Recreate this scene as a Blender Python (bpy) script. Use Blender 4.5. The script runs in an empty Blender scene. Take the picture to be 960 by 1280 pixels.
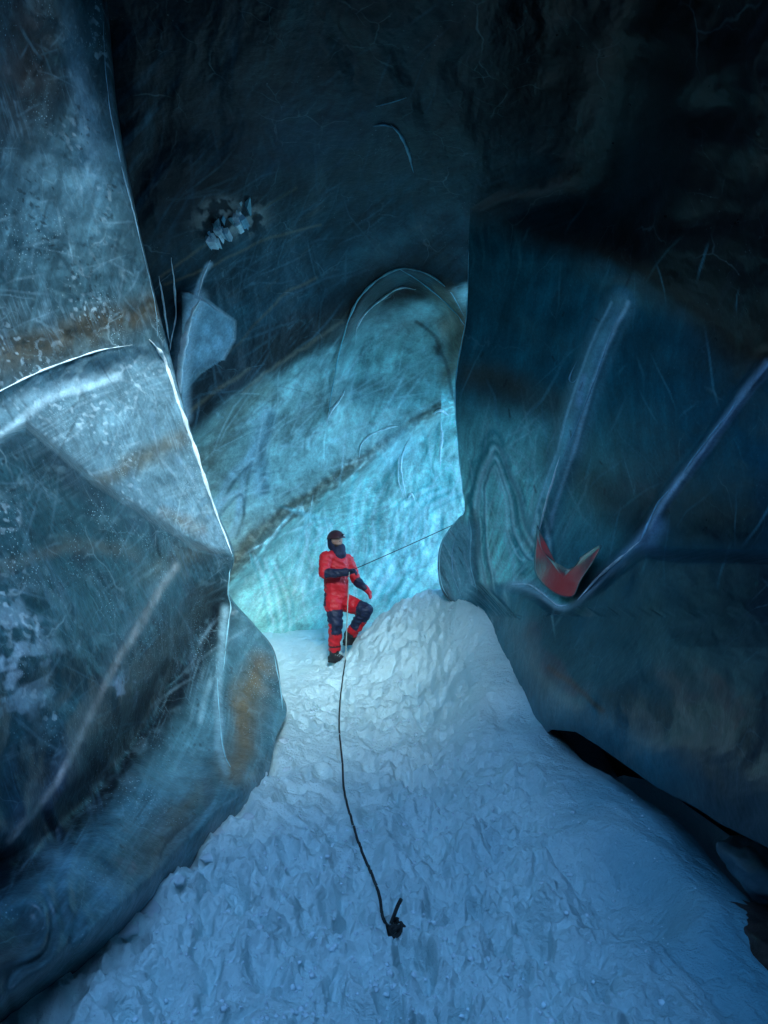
import bpy, bmesh, math
import numpy as np
from mathutils import Vector
R = math.radians
scene = bpy.context.scene
COL = scene.collection
F = 924.0            # focal length in photo pixels (960 x 1280)
CZ = 2.0             # camera height

# ------------------------------------------------------------------ numerics
rng = np.random.RandomState(7)
PERM = rng.permutation(256); PERM = np.concatenate([PERM, PERM, PERM])
G = rng.normal(size=(256, 3)); G /= np.linalg.norm(G, axis=1)[:, None]

def pn(x, y, z):
    xi = np.floor(x).astype(int); yi = np.floor(y).astype(int); zi = np.floor(z).astype(int)
    xf = x-xi; yf = y-yi; zf = z-zi
    u = xf*xf*xf*(xf*(xf*6-15)+10); v = yf*yf*yf*(yf*(yf*6-15)+10); w = zf*zf*zf*(zf*(zf*6-15)+10)
    xi &= 255; yi &= 255; zi &= 255
    def g(i, j, k):
        h = PERM[(PERM[(PERM[(xi+i) & 255]+yi+j) & 255]+zi+k) & 255]
        gr = G[h]
        return gr[..., 0]*(xf-i)+gr[..., 1]*(yf-j)+gr[..., 2]*(zf-k)
    l = lambda a, b, t: a+(b-a)*t
    return 1.6*l(l(l(g(0,0,0), g(1,0,0), u), l(g(0,1,0), g(1,1,0), u), v),
                 l(l(g(0,0,1), g(1,0,1), u), l(g(0,1,1), g(1,1,1), u), v), w)

def fbm(x, y, z, o=4, gain=.5):
    s = 0; a = 1; t = 0
    for i in range(o):
        s = s+a*pn(x+17.3*i, y-9.1*i, z+5.7*i); t += a; a *= gain
        x = x*2.03; y = y*2.03; z = z*2.03
    return s/t

def ridged(x, y, z, o=3):
    s = 0; a = 1; t = 0
    for i in range(o):
        s = s+a*(1-np.abs(pn(x+13*i, y+7*i, z))*1.6); t += a; a *= .5
        x = x*2.1; y = y*2.1; z = z*2.1
    return np.clip(s/t, 0, 1)

def ss(a, b, x):
    t = np.clip((x-a)/(b-a), 0, 1); return t*t*(3-2*t)

def rbf(pts, smooth=1e-3):
    P = np.array(pts, float); xy = P[:, :2]; z = P[:, 2]; n = len(P)
    sc = np.ptp(xy, axis=0).max(); xy = xy/sc
    def phi(d2): return .5*d2*np.log(d2+1e-12)
    K = phi(((xy[:, None]-xy[None])**2).sum(-1))+np.eye(n)*smooth
    A = np.zeros((n+3, n+3)); A[:n, :n] = K
    A[:n, n] = 1; A[:n, n+1:] = xy; A[n, :n] = 1; A[n+1:, :n] = xy.T
    c = np.linalg.solve(A, np.concatenate([z, np.zeros(3)]))
    def f(x, y):
        x = np.asarray(x, float)/sc; y = np.asarray(y, float)/sc
        s = c[n]+c[n+1]*x+c[n+2]*y
        for i in range(n):
            s = s+c[i]*phi((x-xy[i, 0])**2+(y-xy[i, 1])**2)
        return s
    return f

def pdist(x, y, poly):
    """distance to a polyline, parameter 0..1 along it, signed side (+ = right of travel, y down)"""
    best = np.full(np.shape(x), 1e9); tt = np.zeros(np.shape(x)); sd = np.zeros(np.shape(x))
    n = len(poly)-1
    for i in range(n):
        (ax, ay), (bx, by) = poly[i][:2], poly[i+1][:2]
        dx, dy = bx-ax, by-ay; L2 = dx*dx+dy*dy
        t = np.clip(((x-ax)*dx+(y-ay)*dy)/L2, 0, 1)
        d = np.hypot(x-ax-t*dx, y-ay-t*dy)
        m = d < best
        best = np.where(m, d, best); tt = np.where(m, (i+t)/n, tt)
        sd = np.where(m, np.sign(dx*(y-ay)-dy*(x-ax)), sd)
    return best, tt, sd*best

def spl(poly, n=60):
    """Catmull-Rom resample"""
    P = np.array(poly, float); P = np.vstack([2*P[0]-P[1], P, 2*P[-1]-P[-2]])
    m = len(P)-3; out = []
    for u in np.linspace(0, m-1e-6, n):
        i = int(u); t = u-i; a, b, c, d = P[i:i+4]
        out.append(.5*(2*b+(c-a)*t+(2*a-5*b+4*c-d)*t*t+(3*b-a-3*c+d)*t**3))
    return np.array(out)

def unproj(px, py, Y):
    return np.stack([(px-480)/F*Y, Y, CZ-(py-640)/F*Y], -1)

# ------------------------------------------------------------------ objects
def tag(o, label=None, cat=None, group=None, kind=None):
    if label: o['label'] = label
    if cat: o['category'] = cat
    if group: o['group'] = group
    if kind: o['kind'] = kind
    return o

def link(name, me, mat=None, parent=None):
    o = bpy.data.objects.new(name, me); COL.objects.link(o)
    if mat: me.materials.append(mat)
    if parent: o.parent = parent
    return o

def np_mesh(name, V, faces, cols=None, smooth=True):
    me = bpy.data.meshes.new(name)
    V = np.asarray(V, np.float32); faces = np.asarray(faces, np.int32)
    me.vertices.add(len(V)); me.vertices.foreach_set('co', V.ravel())
    k = faces.shape[1]
    me.loops.add(faces.size); me.loops.foreach_set('vertex_index', faces.ravel())
    me.polygons.add(len(faces)); me.polygons.foreach_set('loop_start', np.arange(0, faces.size, k, dtype=np.int32))
    me.update(calc_edges=True); me.validate()
    if smooth: me.polygons.foreach_set('use_smooth', np.ones(len(faces), bool))
    if cols is not None:
        a = me.color_attributes.new('Col', 'FLOAT_COLOR', 'POINT')
        a.data.foreach_set('color', np.concatenate([cols, np.ones((len(cols), 1))], 1).astype(np.float32).ravel())
    me.update()
    return me

def grid_faces(nr, nc, flip=False):
    i = np.arange(nr-1)[:, None]*nc+np.arange(nc-1)[None]
    i = i.ravel()
    f = np.stack([i, i+1, i+nc+1, i+nc], 1)
    return f[:, ::-1] if flip else f

def normals_grid(P):
    du = np.gradient(P, axis=1); dv = np.gradient(P, axis=0)
    n = np.cross(du, dv); n /= np.linalg.norm(n, axis=-1, keepdims=True)+1e-9
    return n

def tube_mesh(name, pts, radii, seg=8, cols=None):
    P = np.array(pts, float); n = len(P)
    r = np.broadcast_to(np.array(radii, float), (n,))
    T = np.gradient(P, axis=0); T /= np.linalg.norm(T, axis=1)[:, None]+1e-9
    up = np.array([0, 0, 1.]) if abs(T[0, 2]) < .9 else np.array([1., 0, 0])
    V = []; N = up-T[0]*up.dot(T[0]); N /= np.linalg.norm(N)
    for i in range(n):
        N = N-T[i]*N.dot(T[i]); N /= np.linalg.norm(N)+1e-9
        B = np.cross(T[i], N)
        for k in range(seg):
            a = 2*math.pi*k/seg
            V.append(P[i]+r[i]*(math.cos(a)*N+math.sin(a)*B))
    f = []
    for i in range(n-1):
        for k in range(seg):
            f.append((i*seg+k, i*seg+(k+1) % seg, (i+1)*seg+(k+1) % seg, (i+1)*seg+k))
    me = np_mesh(name, V, f)
    bm = bmesh.new(); bm.from_mesh(me)
    bm.verts.ensure_lookup_table()
    try:
        bm.faces.new([bm.verts[k] for k in range(seg)][::-1]); bm.faces.new([bm.verts[(n-1)*seg+k] for k in range(seg)])
    except ValueError: pass
    bmesh.ops.recalc_face_normals(bm, faces=bm.faces); bm.to_mesh(me); bm.free()
    me.polygons.foreach_set('use_smooth', np.ones(len(me.polygons), bool))
    return me

# ------------------------------------------------------------------ materials
def new_mat(name):
    m = bpy.data.materials.new(name); m.use_nodes = True
    nt = m.node_tree; b = nt.nodes['Principled BSDF']
    return m, nt, b

def N(nt, t, **kw):
    n = nt.nodes.new(t)
    for k, v in kw.items():
        if k in n.inputs: n.inputs[k].default_value = v
        else: setattr(n, k, v)
    return n

def ice_material(name, var=.5, scale=6.0, rough=.28, bump=.25, coat=.35, bubbles=.0, attr=True, col=(.2, .4, .5), ior=1.31, sss=0, spec=.5, cracks=0):
    m, nt, b = new_mat(name); L = nt.links.new
    tc = N(nt, 'ShaderNodeTexCoord')
    n1 = N(nt, 'ShaderNodeTexNoise', Scale=scale, Detail=8, Roughness=.62, Distortion=.35); L(tc.outputs['Object'], n1.inputs['Vector'])
    mp = N(nt, 'ShaderNodeMapRange'); mp.inputs['From Min'].default_value = .3; mp.inputs['From Max'].default_value = .7
    mp.inputs['To Min'].default_value = 1-var; mp.inputs['To Max'].default_value = 1+var
    L(n1.outputs['Fac'], mp.inputs['Value'])
    mul = N(nt, 'ShaderNodeVectorMath', operation='SCALE')
    if attr:
        at = N(nt, 'ShaderNodeAttribute', attribute_name='Col'); L(at.outputs['Color'], mul.inputs[0])
    else:
        mul.inputs[0].default_value = col
    L(mp.outputs['Result'], mul.inputs['Scale'])
    last = mul.outputs['Vector']
    if cracks > 0:       # hair fractures and frost grain inside the ice
        nd = N(nt, 'ShaderNodeTexNoise', Scale=1.6, Detail=4); L(tc.outputs['Object'], nd.inputs['Vector'])
        av = N(nt, 'ShaderNodeVectorMath', operation='MULTIPLY_ADD'); L(nd.outputs['Color'], av.inputs[0]); av.inputs[1].default_value = (.45, .45, .45); L(tc.outputs['Object'], av.inputs[2])
        for sc_, wd, am, co_ in ((1.3, .012, .8, (.5, .64, .7, 1)), (3.6, .016, .5, (.4, .55, .62, 1)), (2.2, .010, .8, (.012, .016, .02, 1))):
            ve = N(nt, 'ShaderNodeTexVoronoi', feature='DISTANCE_TO_EDGE', Scale=sc_); L(av.outputs['Vector'], ve.inputs['Vector'])
            r1 = N(nt, 'ShaderNodeMapRange'); r1.inputs['From Min'].default_value = wd; r1.inputs['From Max'].default_value = wd*.15; L(ve.outputs['Distance'], r1.inputs['Value'])
            n4 = N(nt, 'ShaderNodeTexNoise', Scale=1.1+sc_*.5, Detail=5); L(tc.outputs['Object'], n4.inputs['Vector'])
            r2 = N(nt, 'ShaderNodeMapRange'); r2.inputs['From Min'].default_value = .50; r2.inputs['From Max'].default_value = .64; r2.inputs['To Max'].default_value = am*cracks; L(n4.outputs['Fac'], r2.inputs['Value'])
            mm = N(nt, 'ShaderNodeMath', operation='MULTIPLY'); L(r1.outputs['Result'], mm.inputs[0]); L(r2.outputs['Result'], mm.inputs[1])
            mx = N(nt, 'ShaderNodeMix', data_type='RGBA'); L(mm.outputs[0], mx.inputs['Factor']); L(last, mx.inputs[6]); mx.inputs[7].default_value = co_
            last = mx.outputs[2]
        ng = N(nt, 'ShaderNodeTexNoise', Scale=38, Detail=7, Roughness=.75); L(tc.outputs['Object'], ng.inputs['Vector'])
        rg = N(nt, 'ShaderNodeMapRange'); rg.inputs['From Min'].default_value = .32; rg.inputs['From Max'].default_value = .68; rg.inputs['To Min'].default_value = .78; rg.inputs['To Max'].default_value = 1.26; L(ng.outputs['Fac'], rg.inputs['Value'])
        sv_ = N(nt, 'ShaderNodeVectorMath', operation='SCALE'); L(last, sv_.inputs[0]); L(rg.outputs['Result'], sv_.inputs['Scale']); last = sv_.outputs['Vector']
        vb = N(nt, 'ShaderNodeTexVoronoi', Scale=17.0); L(tc.outputs['Object'], vb.inputs['Vector'])
        rb = N(nt, 'ShaderNodeMapRange'); rb.inputs['From Min'].default_value = .13; rb.inputs['From Max'].default_value = .07; L(vb.outputs['Distance'], rb.inputs['Value'])
        nb_ = N(nt, 'ShaderNodeTexNoise', Scale=1.3, Detail=3); L(tc.outputs['Object'], nb_.inputs['Vector'])
        rn = N(nt, 'ShaderNodeMapRange'); rn.inputs['From Min'].default_value = .52; rn.inputs['From Max'].default_value = .62; rn.inputs['To Max'].default_value = .8*cracks; L(nb_.outputs['Fac'], rn.inputs['Value'])
        mb = N(nt, 'ShaderNodeMath', operation='MULTIPLY'); L(rb.outputs['Result'], mb.inputs[0]); L(rn.outputs['Result'], mb.inputs[1])
        mx = N(nt, 'ShaderNodeMix', data_type='RGBA'); L(mb.outputs[0], mx.inputs['Factor']); L(last, mx.inputs[6]); mx.inputs[7].default_value = (.55, .68, .74, 1); last = mx.outputs[2]
    if bubbles > 0:      # air bubbles frozen into the ice
        vo = N(nt, 'ShaderNodeTexVoronoi', Scale=46.0); L(tc.outputs['Object'], vo.inputs['Vector'])
        n3 = N(nt, 'ShaderNodeTexNoise', Scale=2.2, Detail=3); L(tc.outputs['Object'], n3.inputs['Vector'])
        r1 = N(nt, 'ShaderNodeMapRange'); r1.inputs['From Min'].default_value = .22; r1.inputs['From Max'].default_value = .12
        L(vo.outputs['Distance'], r1.inputs['Value'])
        r2 = N(nt, 'ShaderNodeMapRange'); r2.inputs['From Min'].default_value = .5; r2.inputs['From Max'].default_value = .66
        r2.inputs['To Max'].default_value = bubbles
        L(n3.outputs['Fac'], r2.inputs['Value'])
        mm = N(nt, 'ShaderNodeMath', operation='MULTIPLY'); L(r1.outputs['Result'], mm.inputs[0]); L(r2.outputs['Result'], mm.inputs[1])
        mx = N(nt, 'ShaderNodeMix', data_type='RGBA'); L(mm.outputs[0], mx.inputs['Factor']); L(last, mx.inputs[6]); mx.inputs[7].default_value = (.45, .6, .66, 1)
        last = mx.outputs[2]
    L(last, b.inputs['Base Color'])
    n2 = N(nt, 'ShaderNodeTexNoise', Scale=scale*3.1, Detail=6, Roughness=.6); L(tc.outputs['Object'], n2.inputs['Vector'])
    rr = N(nt, 'ShaderNodeMapRange'); rr.inputs['To Min'].default_value = rough*.55; rr.inputs['To Max'].default_value = rough*1.5
    L(n2.outputs['Fac'], rr.inputs['Value']); L(rr.outputs['Result'], b.inputs['Roughness'])
    bp = N(nt, 'ShaderNodeBump', Strength=bump, Distance=.03); L(n2.outputs['Fac'], bp.inputs['Height']); L(bp.outputs['Normal'], b.inputs['Normal'])
    b.inputs['IOR'].default_value = ior; b.inputs['Specular IOR Level'].default_value = spec
    b.inputs['Coat Weight'].default_value = coat; b.inputs['Coat Roughness'].default_value = .06; b.inputs['Coat IOR'].default_value = 1.31
    bc = N(nt, 'ShaderNodeBump', Strength=bump*.35, Distance=.03); L(n1.outputs['Fac'], bc.inputs['Height']); L(bc.outputs['Normal'], b.inputs['Coat Normal'])
    return m

def plain_mat(name, col, rough=.6, var=.15, scale=30, bump=.2, attr=False, sheen=0, metallic=0):
    m, nt, b = new_mat(name); L = nt.links.new
    tc = N(nt, 'ShaderNodeTexCoord')
    n1 = N(nt, 'ShaderNodeTexNoise', Scale=scale, Detail=5); L(tc.outputs['Object'], n1.inputs['Vector'])
    mp = N(nt, 'ShaderNodeMapRange'); mp.inputs['To Min'].default_value = 1-var; mp.inputs['To Max'].default_value = 1+var; L(n1.outputs['Fac'], mp.inputs['Value'])
    mul = N(nt, 'ShaderNodeVectorMath', operation='SCALE'); L(mp.outputs['Result'], mul.inputs['Scale'])
    if attr:
        at = N(nt, 'ShaderNodeAttribute', attribute_name='Col'); L(at.outputs['Color'], mul.inputs[0])
    else: mul.inputs[0].default_value = col
    L(mul.outputs['Vector'], b.inputs['Base Color'])
    b.inputs['Roughness'].default_value = rough; b.inputs['Metallic'].default_value = metallic
    bp = N(nt, 'ShaderNodeBump', Strength=bump, Distance=.01); L(n1.outputs['Fac'], bp.inputs['Height']); L(bp.outputs['Normal'], b.inputs['Normal'])
    return m

def snow_material():
    m, nt, b = new_mat('snow'); L = nt.links.new
    tc = N(nt, 'ShaderNodeTexCoord')
    at = N(nt, 'ShaderNodeAttribute', attribute_name='Col')
    n0 = N(nt, 'ShaderNodeTexNoise', Scale=9, Detail=8, Roughness=.65); L(tc.outputs['Object'], n0.inputs['Vector'])
    mp = N(nt, 'ShaderNodeMapRange'); mp.inputs['To Min'].default_value = .86; mp.inputs['To Max'].default_value = 1.08; L(n0.outputs['Fac'], mp.inputs['Value'])
    mul = N(nt, 'ShaderNodeVectorMath', operation='SCALE'); L(at.outputs['Color'], mul.inputs[0]); L(mp.outputs['Result'], mul.inputs['Scale'])
    L(mul.outputs['Vector'], b.inputs['Base Color'])
    b.inputs['Roughness'].default_value = .6
    n1 = N(nt, 'ShaderNodeTexNoise', Scale=45, Detail=8, Roughness=.7); L(tc.outputs['Object'], n1.inputs['Vector'])
    n2 = N(nt, 'ShaderNodeTexNoise', Scale=14, Detail=6, Roughness=.6, Distortion=.8); L(tc.outputs['Object'], n2.inputs['Vector'])
    ad = N(nt, 'ShaderNodeMath', operation='MULTIPLY_ADD'); L(n2.outputs['Fac'], ad.inputs[0]); ad.inputs[1].default_value = 2.2; L(n1.outputs['Fac'], ad.inputs[2])
    bp = N(nt, 'ShaderNodeBump', Strength=.75, Distance=.03); L(ad.outputs[0], bp.inputs['Height']); L(bp.outputs['Normal'], b.inputs['Normal'])
    return m

M = {}
M['snow'] = snow_material()
M['ice_left'] = ice_material('clear_blue_ice', var=.35, scale=5, rough=.33, bump=.3, coat=.3, bubbles=.9, spec=.5, cracks=.3)
M['ice_rear'] = ice_material('turquoise_ice', var=.3, scale=5, rough=.4, bump=.3, coat=.08, spec=.4, cracks=.22)
M['ice_right'] = ice_material('dark_teal_ice', var=.3, scale=3, rough=.33, bump=.2, coat=.15, spec=.4, cracks=.10)
M['frost'] = ice_material('frosted_fracture', var=.3, scale=12, rough=.3, bump=.3, coat=.5, attr=False, col=(.82, .9, .93))
M['glassy'] = ice_material('glassy_rim', var=.3, scale=9, rough=.12, bump=.15, coat=.8, attr=False, col=(.34, .55, .62))
M['pale'] = ice_material('pale_ice', var=.35, scale=9, rough=.3, bump=.3, coat=.4, attr=False, col=(.3, .46, .58))
M['glacier'] = ice_material('glacier_body', var=.3, scale=.8, rough=.6, bump=.3, coat=0, attr=False, col=(.05, .07, .09))
M['rope'] = plain_mat('rope_sheath', (.02, .024, .024), .75, .5, 220, .8)
M['line'] = plain_mat('lit_rope_and_lace', (.3, .34, .3), .75, .4, 220, .5)  # lit copy of the dark rope sheath for the hanging strand; also laces
M['black'] = plain_mat('black_rubber', (.014, .014, .017), .55, .3, 60, .3)
M['navy'] = plain_mat('navy_fabric', (.012, .016, .05), .7, .3, 60, .4)
M['helmet'] = plain_mat('dark_maroon_helmet_shell', (.055, .022, .03), .3, .2, 20, .1)
M['skin'] = plain_mat('skin', (.42, .25, .18), .5, .1, 30, .1)
M['suit'] = plain_mat('suit_fabric', (.5, .01, .03), .55, .12, 45, .5, attr=True)
M['clump'] = plain_mat('loose_snow', (.62, .74, .8), .7, .12, 14, .8)
M['lamp'] = plain_mat('headlamp_lens', (.6, .62, .65), .12, .05, 20, 0)

# ------------------------------------------------------------------ snow floor
FP = []
def fp(px, py, Y): FP.append(((px-480)/F*Y, Y, CZ-(py-640)/F*Y))
for a in [(480,1280,2.9),(40,1250,3.0),(190,1110,3.9),(290,990,5.0),(355,900,6.5),(350,860,7.6),(345,805,11.0),(400,797,11.6),
          (425,827,9.9),(425,900,7.1),(430,980,5.5),(450,1060,4.45),(475,1150,3.65),
          (470,775,9.9),(500,755,9.8),(550,735,9.4),(600,768,8.3),(650,840,7.2),(690,903,6.35),(760,968,5.4),(850,1022,4.7),(960,1160,3.5),
          (560,850,7.4),(600,950,5.7),(560,1050,4.6),(700,1050,4.45),(800,1130,3.75),(700,1200,3.3),(560,1150,3.7),(900,1270,2.9),(500,850,7.9),(470,900,7.0)]: fp(*a)
FP += [(-4,3,.1),(-4,8,.2),(-4,12,.1),(0,1,.0),(-2,-2,0),(2,-2,0),(3,1,-.1),(2.35,3.2,-.5),(2.5,4.7,-.75),(2.35,5.6,-.6),(2.3,6.6,-.3),(2.6,8,.1),
       (.9,10.6,.75),(1.2,11.6,.5),(2.5,10.5,.4),(5,10,.1),(5,13,0),(0,12.4,.15),(-1,13,0)]
floor0 = rbf(FP, 2e-5)
DIM = [(530,1040,36,.16),(208,1236,22,.09),(590,935,8,.035),(612,930,8,.03),(625,945,9,.035),(607,948,7,.03),(650,950,10,.03),(655,962,9,.03),
       (670,990,12,.035),(590,957,7,.03),(618,975,6,.025),(640,890,26,.07),(775,1120,60,.16),(640,1175,40,.06),(300,1010,14,.05),(345,960,16,.05),
       (250,1080,22,.06),(350,1090,26,.06),(370,1180,24,.06),(420,1010,18,.05),(330,1220,22,.05),(560,1200,26,.05),(480,1230,30,.05),(395,870,14,.05),(480,930,20,.06)]
_pr = np.random.RandomState(21); PRINTS = []
for k in range(60):
    y_ = 2.7+6.6*_pr.uniform()**1.25; x_ = _pr.normal(-.08, .42)+.03*(y_-5); a_ = _pr.normal(0, .5)
    PRINTS.append((x_, y_, math.cos(a_), math.sin(a_), _pr.uniform(.025, .065)))
def hit0(px, py):
    Y = np.linspace(1.5, 14, 2500); z = CZ-(py-640)/F*Y; h = floor0((px-480)/F*Y, Y)
    i = np.argmax(z < h); return Y[i]
DIMW = []
for px, py, r, d in DIM:
    Y = hit0(px, py); DIMW.append(((px-480)/F*Y, Y, r/F*Y, d))
GAPW = [((a-480)/F*Y, Y) for a, b, Y in [(672,885,7.0),(692,905,6.3),(738,956,5.55),(800,1000,5.0),(850,1022,4.65),(900,1045,4.2),(960,1085,3.7)]]
def floor(x, y):
    x = np.asarray(x, float); y = np.asarray(y, float)
    h = floor0(x, y)
    z0 = x*0
    px = x/np.maximum(y, .5)*F+480
    path = np.exp(-((x+.12-.02*y)/.95)**2)          # trodden snow
    rough_ = .35+.65*path+.5*ss(6, 3.0, y)
    rt = ss(.75, 1.5, x-.1*(y-4))                    # smooth wind-packed slope on the right
    pm = ss(-.25, .3, fbm(x*.9+70, y*.7, z0, 2))
    rough_ = rough_*(1-.75*rt)*(.45+.75*pm)*(1+.75*ss(7.5, 4.5, y))
    dist = fbm(x*1.2, y*.9, z0+3, 3)
    h = h+.07*dist*(1-.5*rt)
    h = h+.07*rough_*fbm(x*2.6+.4*dist, y*2.0, z0+9, 3)
    h = h+.055*rough_*fbm(x*5+.6*dist, y*3.8, z0+1.5, 3, .5)
    h = h+.026*rough_*fbm(x*15, y*12, z0, 3, .6)
    h = h+.035*fbm((x+.25*y)*4+.5*dist, (y-.3*x)*1.3, z0+30, 4)*(1-rough_)
    h = h+.018*rough_*(.35-np.abs(pn(x*11+dist, y*8.5, z0+90)))+.010*(.35-np.abs(pn(x*24, y*19+dist, z0+95)))*(.35+.65*rough_)
    c = pn(x*3.4+5+.5*dist, y*2.4, z0+40)
    h = h-.085*rough_*ss(.2, .42, c)
    c2 = pn(x*7.5+25, y*5.6+dist, z0+60)
    h = h-.04*rough_*ss(.24, .40, c2)
    c3 = pn(x*12+15, y*9+dist, z0+80)
    h = h+.014*rough_*ss(.22, .42, c3)
    _, _, gs = pdist(x, y, GAPW)
    h = h-1.25*ss(.0, .42, gs)*ss(7.2, 6.6, y)*ss(3.6, 4.3, y)
    for cx, cy, rr, d in DIMW:
        q = ((x-cx)/rr)**2+((y-cy)/(rr*1.5))**2
        h = h-d*np.exp(-q**2*.8)+d*.25*np.exp(-((np.sqrt(q)-1.5)/.4)**2)
    for cx, cy, ca, sa, d in PRINTS:
        dx = x-cx; dy = y-cy; m_ = (np.abs(dx) < .35) & (np.abs(dy) < .45)
        if not np.any(m_): continue
        dx = dx+.02*c2; a_ = (dx*ca+dy*sa)/.062; b_ = (-dx*sa+dy*ca)/.135
        q = np.sqrt(a_*a_+b_*b_)
        h = np.where(m_, h-d*np.exp(-(np.clip(q, 0, 6)**5)*.7)+d*.32*np.exp(-((q-1.35)/.22)**2), h)
    # scooped runnel flank left of the mound
    run = np.exp(-((x-(.42+.03*(y-6)))/.28)**2)*ss(4.6, 5.6, y)*ss(10, 8.6, y)
    h = h-.13*run*(1+.8*fbm(x*9, y*2.2, z0+7, 3))
    return h
nr, nc = 860, 640
yy = 1.2*np.power(15.5/1.2, np.linspace(0, 1, nr))
s = np.linspace(-1, 1, nc); s = .62*s+.38*s**3
X = s[None]*(yy[:, None]*.62+1.6); Yg = np.repeat(yy[:, None], nc, 1)
Z = floor(X, Yg)
V = np.stack([X, Yg, Z], -1).reshape(-1, 3)
sn = np.array([.69, .86, .88]); cc = np.ones((len(V), 1))*sn
x_, y_ = V[:, 0], V[:, 1]
dirt = ss(.0, .5, fbm(x_*1.3, y_*1.0, x_*0+4, 4))
cc = cc*(1-.18*dirt[:, None]*np.array([1, .7, .5]))
# silty grey snow, darkened further in colour for the dim right side
silt = ss(.65, 1.7, x_+.35*fbm(x_*2, y_*1.5, x_*0, 4)-.12*(y_-3.6))*ss(7.5, 5, y_)
cc = cc*(1-silt[:, None]*np.array([.72, .58, .48]))
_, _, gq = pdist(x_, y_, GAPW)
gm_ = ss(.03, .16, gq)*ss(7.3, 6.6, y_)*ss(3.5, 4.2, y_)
cc = cc*(1-gm_[:, None])+gm_[:, None]*np.array([.009, .008, .008])     # gritty gap bed, painted near-black for the shade under the wall
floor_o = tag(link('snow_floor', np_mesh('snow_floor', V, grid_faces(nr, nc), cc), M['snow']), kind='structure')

# snow outside, to the horizon
def ground(x, y): return -1.1+0*x
g = np.linspace(-1, 1, 90); gx, gy = np.meshgrid(np.sign(g)*np.abs(g)**3*600, np.sign(g)*np.abs(g)**3*600)
d = np.hypot(gx, gy-6)
gz = -2.7+1.9*ss(9, 16, d)+ss(30, 300, d)*18*fbm(gx/70, gy/70, gx*0, 3)+.25*fbm(gx/6, gy/6, gx*0, 2)*ss(8, 14, d)
gv = np.stack([gx, gy, gz], -1).reshape(-1, 3)
tag(link('snow_field', np_mesh('snow_field', gv, grid_faces(90, 90), np.ones((len(gv), 1))*sn), M['snow']), kind='structure')

def floor_hit(px, py):
    Y = np.linspace(1.6, 13, 3000); z = CZ-(py-640)/F*Y; h = floor((px-480)/F*Y, Y)
    i = np.argmax(z < h); return Vector(((px-480)/F*Y[i], Y[i], h[i]))

# ------------------------------------------------------------------ painting helpers (ice tones, plus glints and glow put into colour)
class Paint:
    def __init__(s, P, px, py):
        s.P = P; s.px = px; s.py = py
        x, y, z = P[..., 0], P[..., 1], P[..., 2]
        s.n0 = fbm(x*.28+3, y*.2, z*.28+1, 2); s.m0 = fbm(x*.28+43, y*.2, z*.28+9, 2); s.n1 = fbm(x*.9, y*.6, z*.9, 4); s.n2 = fbm(x*3.1+4, y*2, z*3.1, 4); s.n3 = fbm(x*9, y*5, z*9, 3)
        s.wx = px+22*s.n1+9*s.n2+3*s.n3; s.wy = py+20*fbm(x*.9+31, y*.6, z*.9, 4)+8*s.n2+3*s.n3
        s.c = np.zeros(P.shape)
    def fill(s, col): s.c[:] = col
    def mix(s, m, col):
        m = np.clip(m, 0, 1)[..., None]; s.c = s.c*(1-m)+np.array(col)*m
    def mul(s, m, k):
        s.c = s.c*(1+(k-1)*np.clip(m, 0, 1)[..., None])
    def line(s, poly, w, col, k=1., soft=1., warp=1., taper=False):
        X = s.px*(1-warp)+s.wx*warp; Y = s.py*(1-warp)+s.wy*warp
        d, t, _ = pdist(X, Y, poly)
        if taper: w = w*np.sin(np.pi*np.clip(t, .02, .98))**.7
        m = 1-ss(w*(1-soft)*.5, w*.5+w*soft*.5, d)
        s.mix(m*k, col); return m
    def side(s, poly, soft, warp=1.):
        X = s.px*(1-warp)+s.wx*warp; Y = s.py*(1-warp)+s.wy*warp
        _, _, sd = pdist(X, Y, poly)
        return ss(-soft, soft, sd)
    def blob(s, cx, cy, rx, ry, col, k=1., ang=0.):
        a = math.radians(ang); dx = s.wx-cx; dy = s.wy-cy
        u = (dx*math.cos(a)+dy*math.sin(a))/rx; v = (-dx*math.sin(a)+dy*math.cos(a))/ry
        s.mix(np.exp(-(u*u+v*v))*k, col)
    def streak(s, ang, across, along, seed, warp=40, o=4):
        a = math.radians(ang)
        X = s.px+warp*2.2*s.n0+warp*.18*s.n1; Y = s.py+warp*2.2*s.m0+warp*.12*s.n2
        u = X*math.cos(a)+Y*math.sin(a); v = -X*math.sin(a)+Y*math.cos(a)
        return fbm(u/along, v/across, u*0+seed, o, .6)

def hair(pa, ang, across, along, seed, warp=30, k=8):
    a = math.radians(ang)
    X = pa.px+warp*2.4*pa.n0+warp*.2*pa.n1; Y = pa.py+warp*2.4*pa.m0+warp*.08*pa.n2
    u = X*math.cos(a)+Y*math.sin(a); v = -X*math.sin(a)+Y*math.cos(a)
    r = 1-np.abs(fbm(u/along, v/across, u*0+seed, 3, .55))*2.2
    return np.clip(r, 0, 1)**k*ss(-.1, .4, fbm(u/(along*.7)+5, v/(across*5), u*0+seed+50, 2))

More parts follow.
